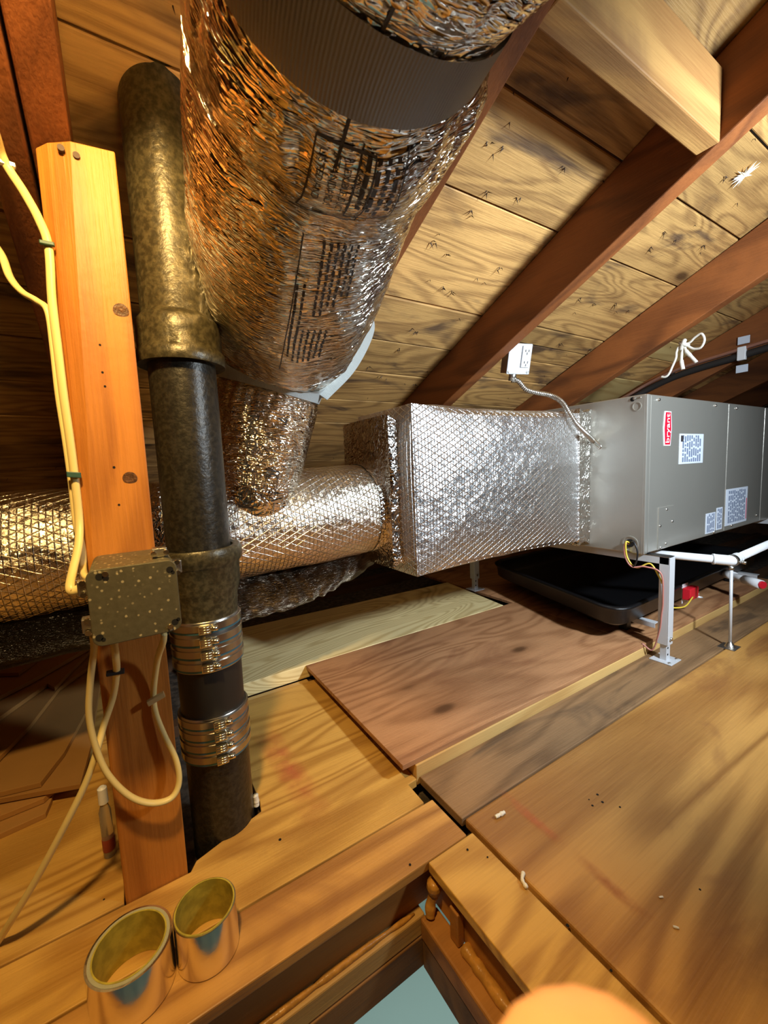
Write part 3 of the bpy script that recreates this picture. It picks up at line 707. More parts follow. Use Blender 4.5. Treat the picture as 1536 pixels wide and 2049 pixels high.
# dark small flex duct under the trunk
dk = Duct([(-1.6, 1.02, .37), (-.8, 1.02, .375), (-.2, 1.03, .375), (.0, 1.04, .37), (.22, 1.05, .355), (.38, 1.06, .36), (.52, 1.07, .39), (.62, 1.08, .43), (.68, 1.08, .44)], [.06, .06, .06, .058, .058, .056, .052, .05, .05], 18, Vector((0, 0, .6)))
dk.fr0 = dk.fr
def dfr(x):
    c, r, T_, N, B = dk.fr0(x); N = Vector((0, -1, 0)); N = (N-T_*N.dot(T_)).normalized(); return c, r, T_, N, T_.cross(N)
dk.fr = dfr
def ddisp(x, th): return .003*math.sin(x*130+7*noise.noise(Vector((x*9, th*1.2, 0))))*(x > 1.55)+.004*noise.noise(Vector((x*14, th*2, 3)))
dk.disp = ddisp
dko = empty('flex_duct', 'small dark flexible duct sagging beneath the trunk duct to the plenum', 'duct')
a = dk.build('jacket', M['filmdark'], dko, 260, 40, 1.6, None); b = dk.build('sleeve', M['filmblack'], dko, 120, 40, 0, 1.605); b['label'] = 'glossy black sleeve'

# ================================================================== PLENUM
pl = empty('supply_plenum', 'big puffy foil-insulated plenum box joined to the air handler', 'plenum')
def puffbox(name, x0, x1, y0, y1, z0, z1, bulge, mat, parent, n=48, wr=.004, taper=(0, 0)):
    faces = [((x0, y0, z0), (x1-x0, 0, 0), (0, 0, z1-z0), (0, -1, 0)), ((x1, y1, z0), (x0-x1, 0, 0), (0, 0, z1-z0), (0, 1, 0)),
             ((x0, y1, z0), (0, y0-y1, 0), (0, 0, z1-z0), (-1, 0, 0)), ((x1, y0, z0), (0, y1-y0, 0), (0, 0, z1-z0), (1, 0, 0)),
             ((x0, y0, z1), (x1-x0, 0, 0), (0, y1-y0, 0), (0, 0, 1)), ((x0, y1, z0), (x1-x0, 0, 0), (0, y0-y1, 0), (0, 0, -1))]
    V = []; Fc = []; uv = []
    for fi, (o_, eu, ev, nn) in enumerate(faces):
        o_, eu, ev, nn = map(Vector, (o_, eu, ev, nn)); b = len(V)
        for i in range(n+1):
            for j in range(n+1):
                u, v = i/n, j/n; p = o_+eu*u+ev*v
                f = (1-abs(2*u-1)**4)*(1-abs(2*v-1)**3.0)
                hf = bulge*f**.8+wr*f**.5*(noise.noise(p*9)+.5*noise.noise(p*21))
                # pinch the edges so the box looks stuffed
                e = 1-abs(2*u-1)**6; e2 = 1-abs(2*v-1)**6
                p = p+nn*hf
                cx = Vector(((x0+x1)/2, (y0+y1)/2, (z0+z1)/2)); q = p-cx
                sx = abs(q.x)/((x1-x0)/2); sy = abs(q.y)/((y1-y0)/2); sz = abs(q.z)/((z1-z0)/2)
                mid = (1-min(1, sx)**2)*.025 if abs(nn.x) < .5 else 0
                if sz > .93: p.z -= math.copysign(mid*.5, q.z)
                tp = (p.x-x0)/(x1-x0)
                p.y += taper[0]*(1-tp)*0
                V.append(p); uv.append(((p-o_).dot(eu.normalized())+fi*3, (p-o_).dot(ev.normalized())))
        for i in range(n):
            for j in range(n): a = b+i*(n+1)+j; Fc.append((a, a+n+1, a+n+2, a+1))
    return mesh(name, V, Fc, mat, parent, smooth=True, uvs=uv)
puffbox('insulation_jacket', .632, 1.345, .860, 1.14, .372, .822, .022, M['fsk'], pl, 56, .004)
puffbox('tape_flange', 1.337, 1.3995, .852, 1.146, .358, .836, -.004, M['tape'], pl, 22, .010); pl.children[-1]['label'] = 'crumpled foil tape around the joint'
puffbox('duct_collar', .588, .640, .905, 1.16, .392, .80, .002, M['tape'], pl, 20, .006); pl.children[-1]['label'] = 'wrinkled foil-taped collar'

# ================================================================== AIR HANDLER
AX0, AY0, AZ0, AZ1, AY1, AXE = 1.40, .668, .3455, .857, 1.23, 2.66
ah = empty('air_handler', 'grey-beige metal air handler cabinet lying on its side on support rails', 'air handler')
box('cabinet', AX0, AXE, AY0+.004, AY1, AZ0, AZ1, M['cab'], ah, .003)
box('corner_post', AX0+.0005, AX0+.022, AY0-.001, AY0+.02, AZ0+.001, AZ1-.001, M['cab'], ah, .003)
pn = box('front_panel', AX0+.0235, 2.0275, AY0-.0005, AY0+.012, AZ0+.003, AZ1-.003, M['cab'], ah, .0025)
pn2 = box('front_panel', 2.0315, 2.425, AY0-.0005, AY0+.012, AZ0+.003, AZ1-.003, M['cab'], ah, .0025)
pn3 = box('front_panel', 2.429, AXE, AY0-.0005, AY0+.012, AZ0+.003, AZ1-.003, M['cab'], ah, .0025)
def yscrew(x, z, parent, r=.0045): cyl('screw', (x, AY0+.004, z), (x, AY0-.005, z), r, M['steel'], parent, 10)
for x in (1.47, 1.90): yscrew(x, AZ1-.016, pn)
yscrew(2.10, AZ1-.018, pn2); yscrew(1.93, AZ0+.012, pn); yscrew(2.10, AZ0+.02, pn2); yscrew(2.38, AZ0+.035, pn2)
# badge
def ypoly(name, pts, y0, y1, mat, parent): return yprism(name, pts, y0, y1, mat, parent, 0)
bx, bz, bw, bh = 1.534, .751, .026, .056
bd = ypoly('badge', [(bx-bw*.8, bz-bh), (bx+bw*.8, bz-bh), (bx+bw*1.05, bz), (bx+bw*.8, bz+bh), (bx-bw*.8, bz+bh), (bx-bw*1.05, bz)], AY0-.0022, AY0-.0004, M['white'], ah); bd['label'] = 'red bryant name badge'
ypoly('badge_field', [(bx-bw*.66, bz-bh*.94), (bx+bw*.66, bz-bh*.94), (bx+bw*.88, bz), (bx+bw*.66, bz+bh*.94), (bx-bw*.66, bz+bh*.94), (bx-bw*.88, bz)], AY0-.0027, AY0-.0018, M['badge'], bd)
def ftext(body, size, org, ux, uz, y, mat, parent, name='lettering', bold=0):
    V, Fc = textgeo(body, size); w_ = max(v.x for v in V); V2 = []
    for v in V: p = Vector((org[0], y, org[1]))+ux*v.x+uz*v.y; V2.append(p)
    return mesh(name, V2, Fc, mat, parent), w_
V_, F_t = textgeo('bryant', .034); w_ = max(v.x for v in V_)
for k in (-1, 0, 1): pass
ux = Vector((0, 0, 1)); uz = Vector((-1, 0, 0)); PVb = []; PFb = []
for dk_ in (-.0007, 0, .0007):
    b = len(PVb); PVb += [Vector((bx+.0095, AY0-.0031-dk_*.1, bz-.0485))+ux*(v.x*.097/w_)+uz*(v.y*1.0+dk_) for v in V_]; PFb += [tuple(b+i for i in f) for f in F_t]
mesh('lettering', PVb, PFb, M['white'], bd)
def label(x0, z0, x1, z1, name='label', rows=8, vertical=True, red=False):
    o = ypoly(name, [(x0, z0), (x1, z0), (x1, z1), (x0, z1)], AY0-.0016, AY0-.0004, M['labelw'], ah)
    V = []; Fc = []; rg = random.Random(int(x0*1000))
    for i in range(rows):
        x = x0+(x1-x0)*(.1+.8*(i+.5)/rows); wd = (x1-x0)*.8/rows*.32; z = z0+(z1-z0)*.06
        while z < z1-(z1-z0)*.1:
            l = min(rg.uniform(.006, .03), z1-(z1-z0)*.05-z); b = len(V); V += [Vector((x-wd, AY0-.0019, z)), Vector((x+wd, AY0-.0019, z)), Vector((x+wd, AY0-.0019, z+l)), Vector((x-wd, AY0-.0019, z+l))]; Fc.append((b, b+1, b+2, b+3)); z += l+rg.uniform(.003, .008)
    mesh('print', V, Fc, M['inkblue'], o)
    if red: ypoly('stripe', [(x1-.012, z0+.01), (x1-.006, z0+.01), (x1-.006, z0+.1), (x1-.012, z0+.1)], AY0-.0021, AY0-.0015, M['badge'], o)
    return o
l1 = label(1.622, .631, 1.808, .735, rows=9); l1['label'] = 'white wiring diagram label'
ypoly('mark', [(1.630, .708), (1.648, .708), (1.648, .729), (1.630, .729)], AY0-.0022, AY0-.0015, M['ink'], l1)
label(1.856, .358, 1.94, .436, rows=5); label(1.952, .362, 2.006, .45, rows=3); label(2.036, .368, 2.262, .517, rows=10, red=True)
ap = box('access_plate', 1.487, 1.592, AY0-.003, AY0, .353, .492, M['cab'], ah, .001)
for x, z in ((1.54, .482), (1.497, .43), (1.582, .437), (1.54, .365), (1.504, .356)): yscrew(x, z, ap, .004)
# left end details
def xdisc(name, y, z, r, x, mat, parent, th=.001, ring=None):
    if ring: return lathe(name, [(ring, 0), (ring, th), (r, th), (r, 0)], (x, y, z), mat, parent, 28, Vector((-1, 0, 0)), close=True)
    return lathe(name, [(r, 0), (r, th)], (x, y, z), mat, parent, 24, Vector((-1, 0, 0)))
xdisc('knockout_ring', .698, .822, .014, AX0, M['cab'], ah, .002, .0115)
xdisc('knockout', .712, .846, .007, AX0, M['hole'], ah, .0006); cyl('screw', (AX0, .705, .847), (AX0-.005, .705, .847), .004, M['steel'], ah, 10); cyl('screw', (AX0, .688, .848), (AX0-.004, .688, .848), .003, M['steel'], ah, 10)
gr = xdisc('grommet_ring', .711, .377, .026, AX0, M['cab'], ah, .002, .022); xdisc('grommet_hole', .711, .379, .0135, AX0, M['hole'], ah, .0015)
cyl('screw', (AX0, .722, .355), (AX0-.004, .722, .355), .0035, M['brass'], ah, 8)

# low voltage wires out of the grommet
def wire(pts, mat, label_): return tag(tube('wire', pts, .0026, M[mat], None, 8, 10), label_, 'wire')
g0 = Vector((AX0-.001, .711, .379))
wire([g0, PX((1252, 1085), 1.388), PX((1253, 1110), 1.385), PX((1262, 1128), 1.386), PX((1275, 1136), 1.40), PX((1300, 1128), 1.41), PX((1316, 1150), 1.415), PX((1326, 1175), 1.43), Vector((1.50, .66, .16)), Vector((1.62, .64, .13)), Vector((1.75, .66, .135))], 'wireY', 'yellow low-voltage wire looping from the cabinet grommet to the leg')
wire([g0+Vector((0, .004, -.004)), PX((1249, 1090), 1.388), PX((1251, 1115), 1.384), PX((1264, 1134), 1.386), PX((1290, 1134), 1.40), PX((1322, 1148), 1.412), PX((1326, 1200), 1.416), PX((1323, 1230), 1.418), PX((1319, 1262), 1.42), PX((1305, 1300), 1.42), Vector((1.41, .672, .043))], 'wireR', 'pink wire drooping from the cabinet grommet down beside the leg')
wire([g0+Vector((0, -.004, .004)), PX((1268, 1085), 1.386), PX((1275, 1105), 1.384), PX((1272, 1126), 1.384), PX((1264, 1134), 1.388), PX((1256, 1120), 1.392), PX((1252, 1100), 1.395), g0+Vector((0, .006, .002))], 'wireB', 'black wire curled in a tight loop at the cabinet grommet')

# drain pan
def inset_poly(P, d):
    n = len(P); out = []
    for i in range(n):
        a, b, c = (Vector(P[k % n]) for k in (i-1, i, i+1)); e1 = (b-a).normalized(); e2 = (c-b).normalized(); n1 = Vector((-e1.y, e1.x)); n2 = Vector((-e2.y, e2.x))
        m_ = (n1+n2); m_ = m_/m_.length_squared*2; out.append(b+m_*d)
    return out
def round_poly(P, r, n=9):
    out = []; L = len(P)
    for i in range(L):
        a, b, c = (Vector(P[k % L]) for k in (i-1, i, i+1)); u = (a-b).normalized(); v = (c-b).normalized(); p0 = b+u*r; p1 = b+v*r
        for k in range(n+1): t = k/n; out.append(p0*(1-t)**2+b*2*t*(1-t)+p1*t*t)
    return out
def panmesh():
    quad = [(1.30, .690), (2.66, .716), (2.66, 1.45), (1.52, 1.45)]
    prof = [(.055, .095, .05), (.030, .098, .07), (.010, .112, .09), (.003, .155, .10), (-.004, .163, .105), (-.006, .169, .107), (0.0, .173, .105), (.012, .172, .095), (.018, .163, .09), (.032, .118, .08), (.06, .109, .05), (.25, .109, .03)]
    V = []; n = None
    for ins, z, r in prof:
        pts = round_poly(inset_poly(quad, ins), r); n = len(pts)
        V += [Vector((p.x, p.y, z)) for p in pts]
    Fc = [(i*n+k, i*n+(k+1) % n, i*n+n+(k+1) % n, i*n+n+k) for i in range(len(prof)-1) for k in range(n)]
    Fc.append(tuple(range(n))[::-1]); Fc.append(tuple((len(prof)-1)*n+k for k in range(n)))
    o = mesh('drain_pan', V, Fc, M['blackpan'])
    for p in o.data.polygons: p.use_smooth = len(p.vertices) == 4
    return o
pan = panmesh(); tag(pan, 'shallow black plastic drain pan under the air handler', 'pan')

# support stands
def stand(x, yf, yb, name_label, front_z, back_z):
    s = empty('support_stand', name_label, 'stand', 'unit support stands')
    for y, zb in ((yf, front_z), (yb, back_z)):
        sgn = 1 if y < 1 else -1
        lg = box('leg', x-.0165, x+.0165, y-.003, y, zb+.055, .343, M['whitemetal'], s, .0008)
        box('leg_flange', x-.0165, x-.0135, y, y+.028, zb+.055, .343, M['whitemetal'], lg, .0006)
        box('leg_flange', x+.0135, x+.0165, y, y+.028, zb+.055, .343, M['whitemetal'], lg, .0006)
        ft = box('foot', x-.012, x+.012, y+.002, y+.022, zb+.002, zb+.15, M['whitemetal'], s, .001)
        for k in range(2): cyl('bolt_hole', (x-.004, y+.003, zb+.022+k*.022), (x-.004, y+.0014, zb+.022+k*.022), .0035, M['hole'], ft, 10)
        cyl('bolt', (x-.002, y-.002, zb+.075), (x-.002, y-.009, zb+.075), .006, M['steel'], s, 6)
        bp = box('base_plate', x-.034, x+.034, y-.022, y+.044, zb, zb+.003, M['whitemetal'], s, .0008)
        for sx in (-.024, .024): cyl('screw', (x+sx, y-.012, zb+.002), (x+sx, y-.012, zb+.006), .004, M['steel'], bp, 8)
    box('rail', x-.0165, x+.0165, yf, yb, .3435, .3450, M['whitemetal'], s, .0005)
    box('rail_web', x-.0165, x-.0145, yf, yb, .320, .3435, M['whitemetal'], s, .0005)
    box('rail_web', x+.0145, x+.0165, yf, yb, .320, .3435, M['whitemetal'], s, .0005)
    box('rail_pad', x-.018, x+.018, yf-.002, yf+.09, .3451, .3454, M['blackpan'], s, 0)
    return s
stand(1.436, .602, 1.46, 'white slotted steel stand carrying the plenum end of the air handler', .0015, .041)
stand(2.58, .602, 1.46, 'white slotted steel stand carrying the far end of the air handler', .0015, .041)
for x, lb in ((1.50, 'white steel angle under the corner of the drain pan'), (2.45, 'white steel angle under the far end of the drain pan')):
    o = empty('pan_bracket', lb, 'bracket')
    box('angle_top', x-.014, x+.014, .668, .93, .0925, .0945, M['whitemetal'], o, .0005); box('angle_web', x-.014, x-.012, .668, .93, .078, .0925, M['whitemetal'], o, .0005)
    for y in (.76, .88): box('foot_block', x-.014, x+.014, y, y+.03, .0408, .0778, M['blackpan'], o, .001)
# pvc drain
pv = empty('drain_line', 'white PVC condensate pipe with elbow hung in front of the cabinet', 'pipe')
e_ = Vector((1.70, .534, .302))
ex = Vector((1.585, .695, .316)); dr = (ex-e_).normalized()
cyl('pipe', e_+dr*.015, ex+dr*.06, .0135, M['pvc'], pv)
cyl('pipe', e_+Vector((.015, 0, .001)), Vector((2.9, .528, .335)), .0135, M['pvc'], pv)
tube('elbow', [e_+dr*.05, e_+dr*.02, e_+Vector((.002, .002, 0)), e_+Vector((.02, 0, 0)), e_+Vector((.05, 0, .001))], .0175, M['pvc'], pv, 16, 6)
cyl('socket_rim', e_+dr*.047, e_+dr*.053, .0185, M['pvc'], pv); cyl('socket_rim', e_+Vector((.047, 0, .001)), e_+Vector((.053, 0, .001)), .0185, M['pvc'], pv)
hr = empty('pipe_hanger', 'thin steel rod with ring and base plate propping up the PVC pipe', 'pipe support')
rb = Vector((1.70, .528, 0)); cyl('rod', rb+Vector((0, 0, .004)), Vector((1.70, .534, .284)), .0048, M['whitemetal'], hr, 10)
box('base_plate', 1.672, 1.728, .506, .556, .0005, .003, M['steel'], hr, .001); lathe('base_boss', [(.016, .003), (.013, .010), (.007, .018), (.0055, .022)], rb, M['steel'], hr, 16)
lathe('ring', [(.0182, -.007), (.0198, -.007), (.0198, .007), (.0182, .007)], e_+Vector((.004, 0, 0)), M['steel'], hr, 24, Vector((1, 0, 0)), close=True)
cyl('nut', Vector((1.70, .534, .272)), Vector((1.70, .534, .282)), .0085, M['steel'], hr, 6); cyl('nut', e_+Vector((.03, -.018, -.006)), e_+Vector((.03, -.03, -.008)), .006, M['steel'], hr, 6)
ov = empty('overflow_stub', 'white PVC stub with a red tip sticking out of the drain pan', 'pipe')
a_, b_ = Vector((2.185, .709, .140)), Vector((2.088, .553, .139)); dd = (b_-a_).normalized()
cyl('pipe', a_, b_-dd*.02, .0135, M['pvc'], ov); cyl('coupling', a_+dd*.005, a_+dd*.05, .018, M['pvc'], ov); cyl('coupling', b_-dd*.085, b_-dd*.008, .0175, M['pvc'], ov); cyl('tip', b_-dd*.009, b_, .0145, M['red'], ov)
fs = empty('float_switch', 'red plastic float switch clipped on the pan rim behind the leg', 'switch')
c_ = Vector((1.775, .678, .142)); obox('housing', c_, Vector((.035, 0, 0)), Vector((0, .014, 0)), Vector((0, 0, .022)), M['red'], fs, .003)
for s in (-1, 1): cyl('peg', c_+Vector((.03, -.006+.006*s, -.014+.005*s)), c_+Vector((.052, -.012+.006*s, -.02+.005*s)), .004, M['pvc'], fs, 10)
box('bracket', 1.745, 1.79, .6925, .6945, .10, .176, M['pvc'], fs, .0005)

# ================================================================== OUTLET BOX + CONDUIT
ob = empty('outlet_box', 'small steel box with white power outlet on the side of the dark rafter', 'outlet')
oc = Vector((1.152, .952, 1.004)); on = Vector((-.28, -.93, -.25)).normalized(); ou = Vector((0, 0, 1)); orr = on.cross(ou).normalized(); orr = orr if orr.x > 0 else -orr; ou = orr.cross(on).normalized(); ou = ou if ou.z > 0 else -ou
obox('box_body', oc-on*.022, orr*.040, on*.022, ou*.046, M['steel'], ob, .002)
cv = obox('cover', oc+on*.0015, orr*.043, on*.0015, ou*.048, M['whitemetal'], ob, .002)
rc = obox('receptacle', oc+on*.006+orr*.021+ou*.008, orr*.016, on*.003, ou*.034, M['white'], ob, .002)
for s in (-1, 1):
    for a, b_ in ((-.006, 0), (.006, 0), (0, -.009)): obox('slot', oc+on*.0092+orr*(.021+a)+ou*(.008+s*.018+b_), orr*.0013, on*.0003, ou*.004, M['hole'], rc, 0)
for sx, sz in ((-1, -1), (1, -1), (-1, 1)): q = oc+orr*.035*sx+ou*.04*sz; cyl('screw', q, q+on*.006, .0045, M['steel'], cv, 8)
cn = oc-ou*.052-on*.012-orr*.01; cyl('connector', cn+ou*.012, cn-ou*.018, .0125, M['steel'], ob, 12)
fc0 = cn-ou*.016
def lerp_px(lst):
    out = []
    d0 = (fc0-EYE).dot(F_); d1 = (Vector((1.392, .823, .72))-EYE).dot(F_)
    for i, q in enumerate(lst): out.append(PD(q, d0+(d1-d0)*((i+1)/(len(lst)+4))))
    return out
cp_ = [fc0]+lerp_px([(1036, 762), (1052, 779), (1075, 786), (1100, 791)])+[PY((1122, 803), .875), PY((1138, 826), .838), PY((1152, 848), .826), PY((1172, 868), .824)]+[Vector((1.384, .835, .727)), Vector((1.386, .828, .722))]
pth = cr(cp_, 30); acc = [0.0]
for i in range(1, len(pth)): acc.append(acc[-1]+(pth[i]-pth[i-1]).length)
path = []; st_ = .0016; j = 0
for k in range(int(acc[-1]/st_)):
    x = k*st_
    while acc[j+1] < x: j += 1
    path.append(pth[j].lerp(pth[j+1], (x-acc[j])/max(1e-9, acc[j+1]-acc[j])))
r_ = [.0088 if k % 4 < 2 else .0066 for k in range(len(path))]
V, Fc = tubegeo(path, r_, 12); cnd = mesh('flexible_conduit', V, Fc, M['steel'], smooth=True); tag(cnd, 'flexible ribbed metal conduit curving from the outlet box to the cabinet', 'conduit')
tube('end_clamp', [Vector((1.386, .848, .738)), Vector((1.385, .830, .728)), Vector((1.385, .812, .712)), Vector((1.386, .806, .703)), Vector((1.387, .812, .697)), Vector((1.388, .826, .706)), Vector((1.389, .838, .718))], .0032, M['steel'], cnd, 10)

# ================================================================== REFRIGERANT LINE, ROPE
RX = 2.452
rl = empty('refrigerant_line', 'copper pipe and black insulated line clipped along the far rafter', 'pipe')
lpts = [PX((1240, 802), RX-.02), PX((1262, 790), RX-.015), PX((1300, 768), RX), PX((1350, 744), RX), PX((1400, 726), RX), PX((1478, 702), RX), PX((1536, 684), RX), PX((1620, 660), RX)]
tube('copper_pipe', [p+Vector((-.014, 0, .002)) for p in lpts], .0085, M['copper'], rl, 12)
tube('insulated_pipe', [p+Vector((-.004, 0, -.026)) for p in lpts], .0165, M['insul'], rl, 12)
for q in ((1484, 702),):
    p = PX(q, RX-.018); obox('clip', p+Vector((0, 0, -.012)), Vector((.009, 0, 0)), Vector((0, .016, 0)), Vector((0, 0, .030)), M['pvc'], rl, .003)
    obox('clip_tab', p+Vector((.028, .004, .052)), Vector((.002, 0, 0)), Vector((0, .022, 0)), Vector((0, 0, .017)), M['labelw'], rl, .001); obox('clip_tab', p+Vector((.028, .006, -.075)), Vector((.002, 0, 0)), Vector((0, .022, 0)), Vector((0, 0, .017)), M['labelw'], rl, .001)
obox('cable_tie', PX((1346, 750), RX), Vector((.012, 0, 0)), Vector((0, .004, 0)), Vector((0, 0, .026)), M['insul'], rl, .001)
ro = empty('rope', 'white rope tied in a bow under the reddish brown rafter', 'rope')
rx = 1.788; kn = PX((1368, 690), 1.822)
def rp_(q, x): return PX(q, x)
tube('rope_loop', [kn, rp_((1380, 685), 1.82), rp_((1390, 675), 1.815), rp_((1403, 668), 1.81), rp_((1409, 680), 1.81), rp_((1402, 695), 1.815), rp_((1388, 698), 1.82), rp_((1375, 692), 1.82)], .0042, M['rope'], ro, 8)
tube('rope_tail', [kn, rp_((1358, 694), 1.82), rp_((1353, 705), 1.82), rp_((1352, 716), 1.82), rp_((1345, 733), 1.82), rp_((1338, 748), 1.82), rp_((1331, 754), 1.82), rp_((1323, 754), 1.82)], .0042, M['rope'], ro, 8)
tube('rope_tail', [kn, rp_((1364, 705), 1.82), rp_((1363, 722), 1.82), rp_((1366, 739), 1.82)], [.004]*10+[.005]*10+[.007]*11, M['rope'], ro, 8)
tube('rope_tail', [kn, rp_((1372, 702), 1.82), rp_((1381, 712), 1.82), rp_((1393, 725), 1.82)], [.005]*10+[.007]*10+[.006]*11, M['rope'], ro, 8)
tube('knot', [kn+Vector((0, .012, .01)), kn+Vector((-.008, .0, .002)), kn+Vector((0, -.012, -.004)), kn+Vector((.01, 0, .0)), kn+Vector((0, .008, -.012)), kn+Vector((-.01, -.004, .01)), kn+Vector((.004, 0, .016))], .0075, M['rope'], ro, 8)
cyl('nail', Vector((1.8105, kn.y, kn.z+.004)), Vector((1.835, kn.y, kn.z+.004)), .002, M['nail'], ro, 8)

# ================================================================== LOOSE THINGS ON THE FLOOR
def roll(cx, cy, z, ro_, ri, h, tilt, label_):
    o = empty('tape_roll', label_, 'tape', 'foil tape rolls')
    ax = Vector((math.sin(tilt[0]), math.sin(tilt[1]), 1)).normalized()
    lathe('foil_layers', [(ro_-.004, 0), (ro_, .001), (ro_, h-.001), (ro_-.0035, h)], Vector((cx, cy, z)), M['tapefoil'], o, 64, ax, close=False) if False else None
    c = Vector((cx, cy, z))
    lathe('foil_layers', [(ro_-.003, .0004), (ro_, .0004), (ro_, h-.0006), (ro_-.003, h-.0006)], c, M['tapefoil'], o, 72, ax, close=True)
    lathe('edge', [(ri+.0018, .0006), (ro_-.0029, .0006), (ro_-.0029, h), (ri+.0018, h)], c, M['rim'], o, 72, ax, close=True)
    lathe('core', [(ri, .0003), (ri+.0019, .0003), (ri+.0019, h+.0006), (ri, h+.0006), (ri-.0003, h*.5)], c, M['core'], o, 72, ax, close=True)
    return o
roll(-.049, .589, .0002, .0490, .0405, .062, (0, 0), 'wide roll of foil tape with thick pale edge, set on the boards by the hatch')
roll(.0405, .5815, .0002, .0405, .0370, .066, (0, 0), 'narrower, nearly used-up roll of foil tape touching the wider one')
# foam bits
def bit(p, L, a, bend, label_, r=.0042, mat='foam', up=False):
    p = Vector(p); d = Vector((math.cos(a), math.sin(a), 0)); s = Vector((-d.y, d.x, 0))
    if up: pts_ = [p+Vector((0, 0, .002)), p+Vector((.0005, 0, L*.5)), p+Vector((-.0005, 0, L))]
    else: pts_ = [p-d*L/2+Vector((0, 0, r)), p+s*bend+Vector((0, 0, r)), p+d*L/2+Vector((0, 0, r))]
    path = cr(pts_, 8); V, Fc = tubegeo(path, [r*(.8+.35*noise.noise(q*300)) for q in path], 10)
    tag(mesh('foam_piece', V, Fc, M[mat], smooth=True), label_, 'debris', 'foam crumbs')
bit(PZ((1000, 1634)), .022, -.1, 0, 'small white foam scrap lying near the plywood corner')
bit(PZ((1050, 1765)), .024, .9, .004, 'bent white foam scrap lying at the plywood edge by the hatch', .0036)
bit(PZ((1322, 1797)), .006, -.5, 0, 'tiny white crumb out on the swirled plywood', .0018)
bit(PZ((1352, 1858)), .007, -.9, 0, 'tiny white crumb beside a dark fleck on the swirled plywood', .0018)
bit(PZ((513, 1615)), .026, 0, 0, 'stubby white foam plug standing beside the iron pipe', .0068, 'foam', True)
# bottle beside the post
bt = empty('small_bottle', 'slim clear plastic bottle with white cap behind the post foot', 'bottle')
bb = PY((234, 1672), .835); bb.z = .001; bb.x = -.082
lathe('bottle_body', [(.0, 0), (.0085, .0), (.0092, .003), (.0092, .085), (.0055, .098), (.0052, .106)], bb, M['glass'], bt, 20)
lathe('cap', [(.0065, .100), (.0075, .101), (.0072, .128), (.004, .131)], bb, M['white'], bt, 16)
lathe('bottle_label', [(.0094, .012), (.0096, .013), (.0096, .034), (.0094, .035)], bb, plain('bottle_label_red', (.35, .06, .04), .5), bt, 20)
# cardboard stack
lay = [([(-60, 1700), (0, 1676), (92, 1634), (104, 1606)], .004), ([(-60, 1660), (0, 1640), (88, 1604), (108, 1585)], .016), ([(-60, 1622), (0, 1605), (90, 1588), (162, 1575), (182, 1500)], .030), ([(-60, 1606), (0, 1592), (82, 1572), (130, 1510), (175, 1425)], .042), ([(-60, 1560), (0, 1520), (62, 1455), (120, 1380), (190, 1330)], .056), ([(-60, 1500), (0, 1440), (95, 1372), (110, 1380), (182, 1305)], .070), ([(-60, 1430), (0, 1398), (60, 1368), (178, 1300)], .084), ([(-60, 1362), (0, 1352), (38, 1350), (120, 1290), (180, 1272)], .098)]
desc = ['lowest brown cardboard sheet resting on the plywood', 'brown cardboard sheet second from the bottom of the stack', 'wide brown cardboard sheet third up in the stack', 'brown cardboard sheet in the middle of the stack with slanted edge', 'brown cardboard sheet just above the middle of the stack', 'brown cardboard sheet with a stepped edge, third from the top', 'brown cardboard sheet directly under the top sheet of the stack', 'top brown cardboard sheet of the stack behind the post']
for (fr_, z), dsc in zip(lay, desc):
    P = [PZ(q, z) for q in fr_]; last = P[-1]
    poly = [(p.x, p.y) for p in P]+[(last.x+.012, 2.0+z), (-.98, 2.03+z), (-1.0, P[0].y+.1)]
    o = prism('cardboard_sheet', poly, z-.0035, z+.0075, M['cardb'], None, .0008); tag(o, dsc+' beside the post' if 'post' not in dsc else dsc, 'cardboard', 'stacked cardboard sheets')

# chalk smears and small holes in the floor panels
def chalk(name, col, den):
    t = NT(name); uv = t.uv(); sx = t.n('SeparateXYZ', {0: uv}); u, v = sx.outputs[0], sx.outputs[1]
    e = t.m2('MULTIPLY', t.m2('SINE', t.m2('MULTIPLY', u, math.pi)), t.m2('SINE', t.m2('MULTIPLY', v, math.pi)))
    n_ = t.ss(t.noise(t.obj(), 22, 4, .6), .25, .75)
    t.p(Base_Color=(*col, 1), Roughness=.9, Alpha=t.m2('MULTIPLY', t.m2('MULTIPLY', e, n_), den)); return t.m
def smear(p0, p1, wd, mat):
    p0, p1 = PZ(p0, .0012), PZ(p1, .0012); d = (p1-p0); s_ = Vector((-d.y, d.x, 0)).normalized()*wd
    mesh('chalk_smear', [p0-s_, p1-s_, p1+s_, p0+s_], [(0, 1, 2, 3)], mat, floor, uvs=[(0, 0), (1, 0), (1, 1), (0, 1)])
cm = chalk('red_chalk', (.68, .17, .07), .55); smear((995, 1578), (1140, 1702), .012, cm); smear((1140, 1700), (1330, 1870), .012, chalk('faint_chalk', (.45, .1, .05), .45)); smear((520, 1450), (650, 1650), .035, cm)
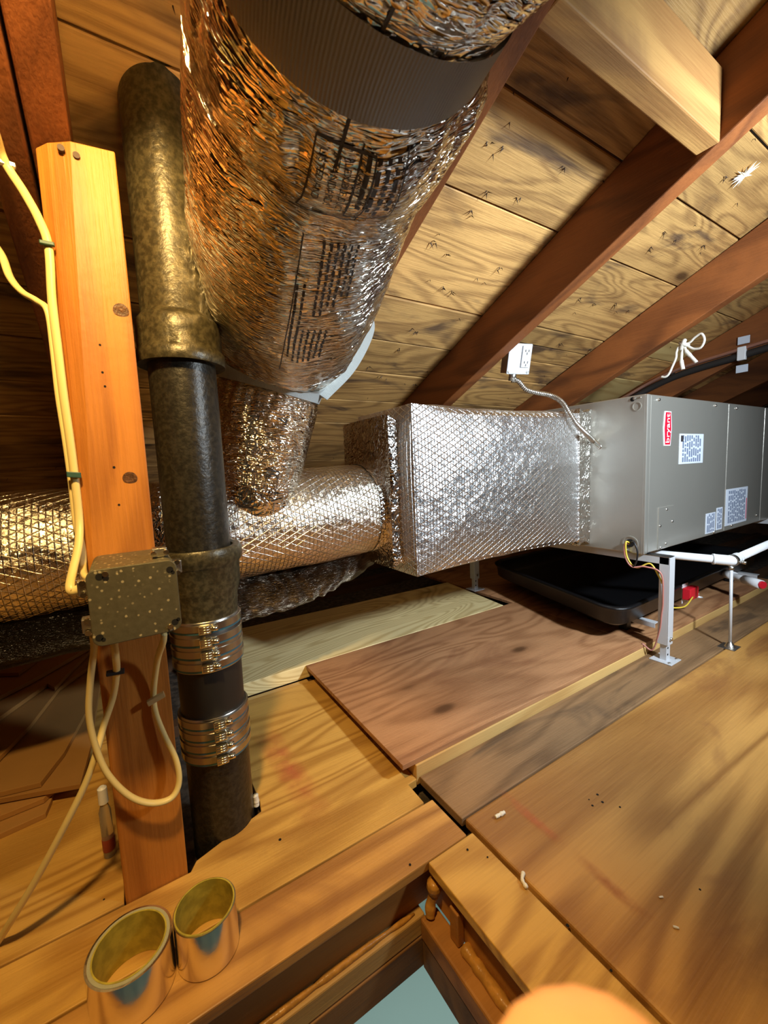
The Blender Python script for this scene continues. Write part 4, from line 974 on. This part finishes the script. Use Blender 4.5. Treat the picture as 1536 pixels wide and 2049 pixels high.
for q in ((560, 1680), (935, 1700), (975, 1715), (1135, 1852), (1222, 1942), (1400, 1780), (1178, 1600), (1195, 1590), (1205, 1605), (1185, 1612), (1240, 1615), (820, 1730), (208, 1800), (640, 1345), (750, 1440), (770, 1475)):
    p = PZ(q, .0003); r = random.uniform(.0012, .0028); lathe('nail_hole', [(r, 0), (r*.9, .0006)], p, M['hole'], floor, 8)
# ================================================================== HAND (fingertip in front of the lens)
def camp(x, y, z): return EYE+R_*x+U_*y+F_*z
def hand():
    P = []; E = []; Rr = []
    def add(p, r, par=None):
        P.append(camp(*p)); Rr.append(r)
        if par is not None: E.append((par, len(P)-1))
        return len(P)-1
    wr = add((.075, -.215, -.085), .026)
    fa = add((.11, -.30, -.16), .032, wr); add((.16, -.42, -.25), .036, fa)
    pm = add((.055, -.165, -.055), .030, wr)
    # index reaching up in front of the lens
    k = add((.036, -.135, -.012), .0135, pm); k = add((.030, -.118, .022), .0112, k); k = add((.0285, -.092, .045), .0155, k); k = add((.0265, -.0775, .050), .0160, k); add((.0258, -.0665, .0505), .0150, k)
    for i, (bx_, by_, L) in enumerate(((.048, -.135, 1.0), (.064, -.138, .95), (.079, -.148, .75))):
        k = add((bx_, by_, -.022), .0125, pm); k = add((bx_-.004, by_+.012, .012), .0105, k); k = add((bx_-.022*L, by_+.010, .026*L), .0098, k); add((bx_-.040*L, by_-.004, .020*L), .0085, k)
    k = add((.030, -.165, -.085), .0155, pm); k = add((.006, -.140, -.092), .0125, k); add((-.010, -.118, -.080), .0105, k)
    me = bpy.data.meshes.new('hand'); me.from_pydata(P, E, []); o = bpy.data.objects.new('hand', me); COL.objects.link(o)
    md = o.modifiers.new('skin', 'SKIN'); md.use_smooth_shade = True
    for i, v in enumerate(me.skin_vertices[0].data): v.radius = (Rr[i], Rr[i]); v.use_root = (i == 0)
    sb = o.modifiers.new('sub', 'SUBSURF'); sb.levels = 2; sb.render_levels = 2
    me.materials.append(M['skin'])
    return tag(o, 'bare fingertip of the photographer poking in front of the lens by the hatch', 'hand')
hand()
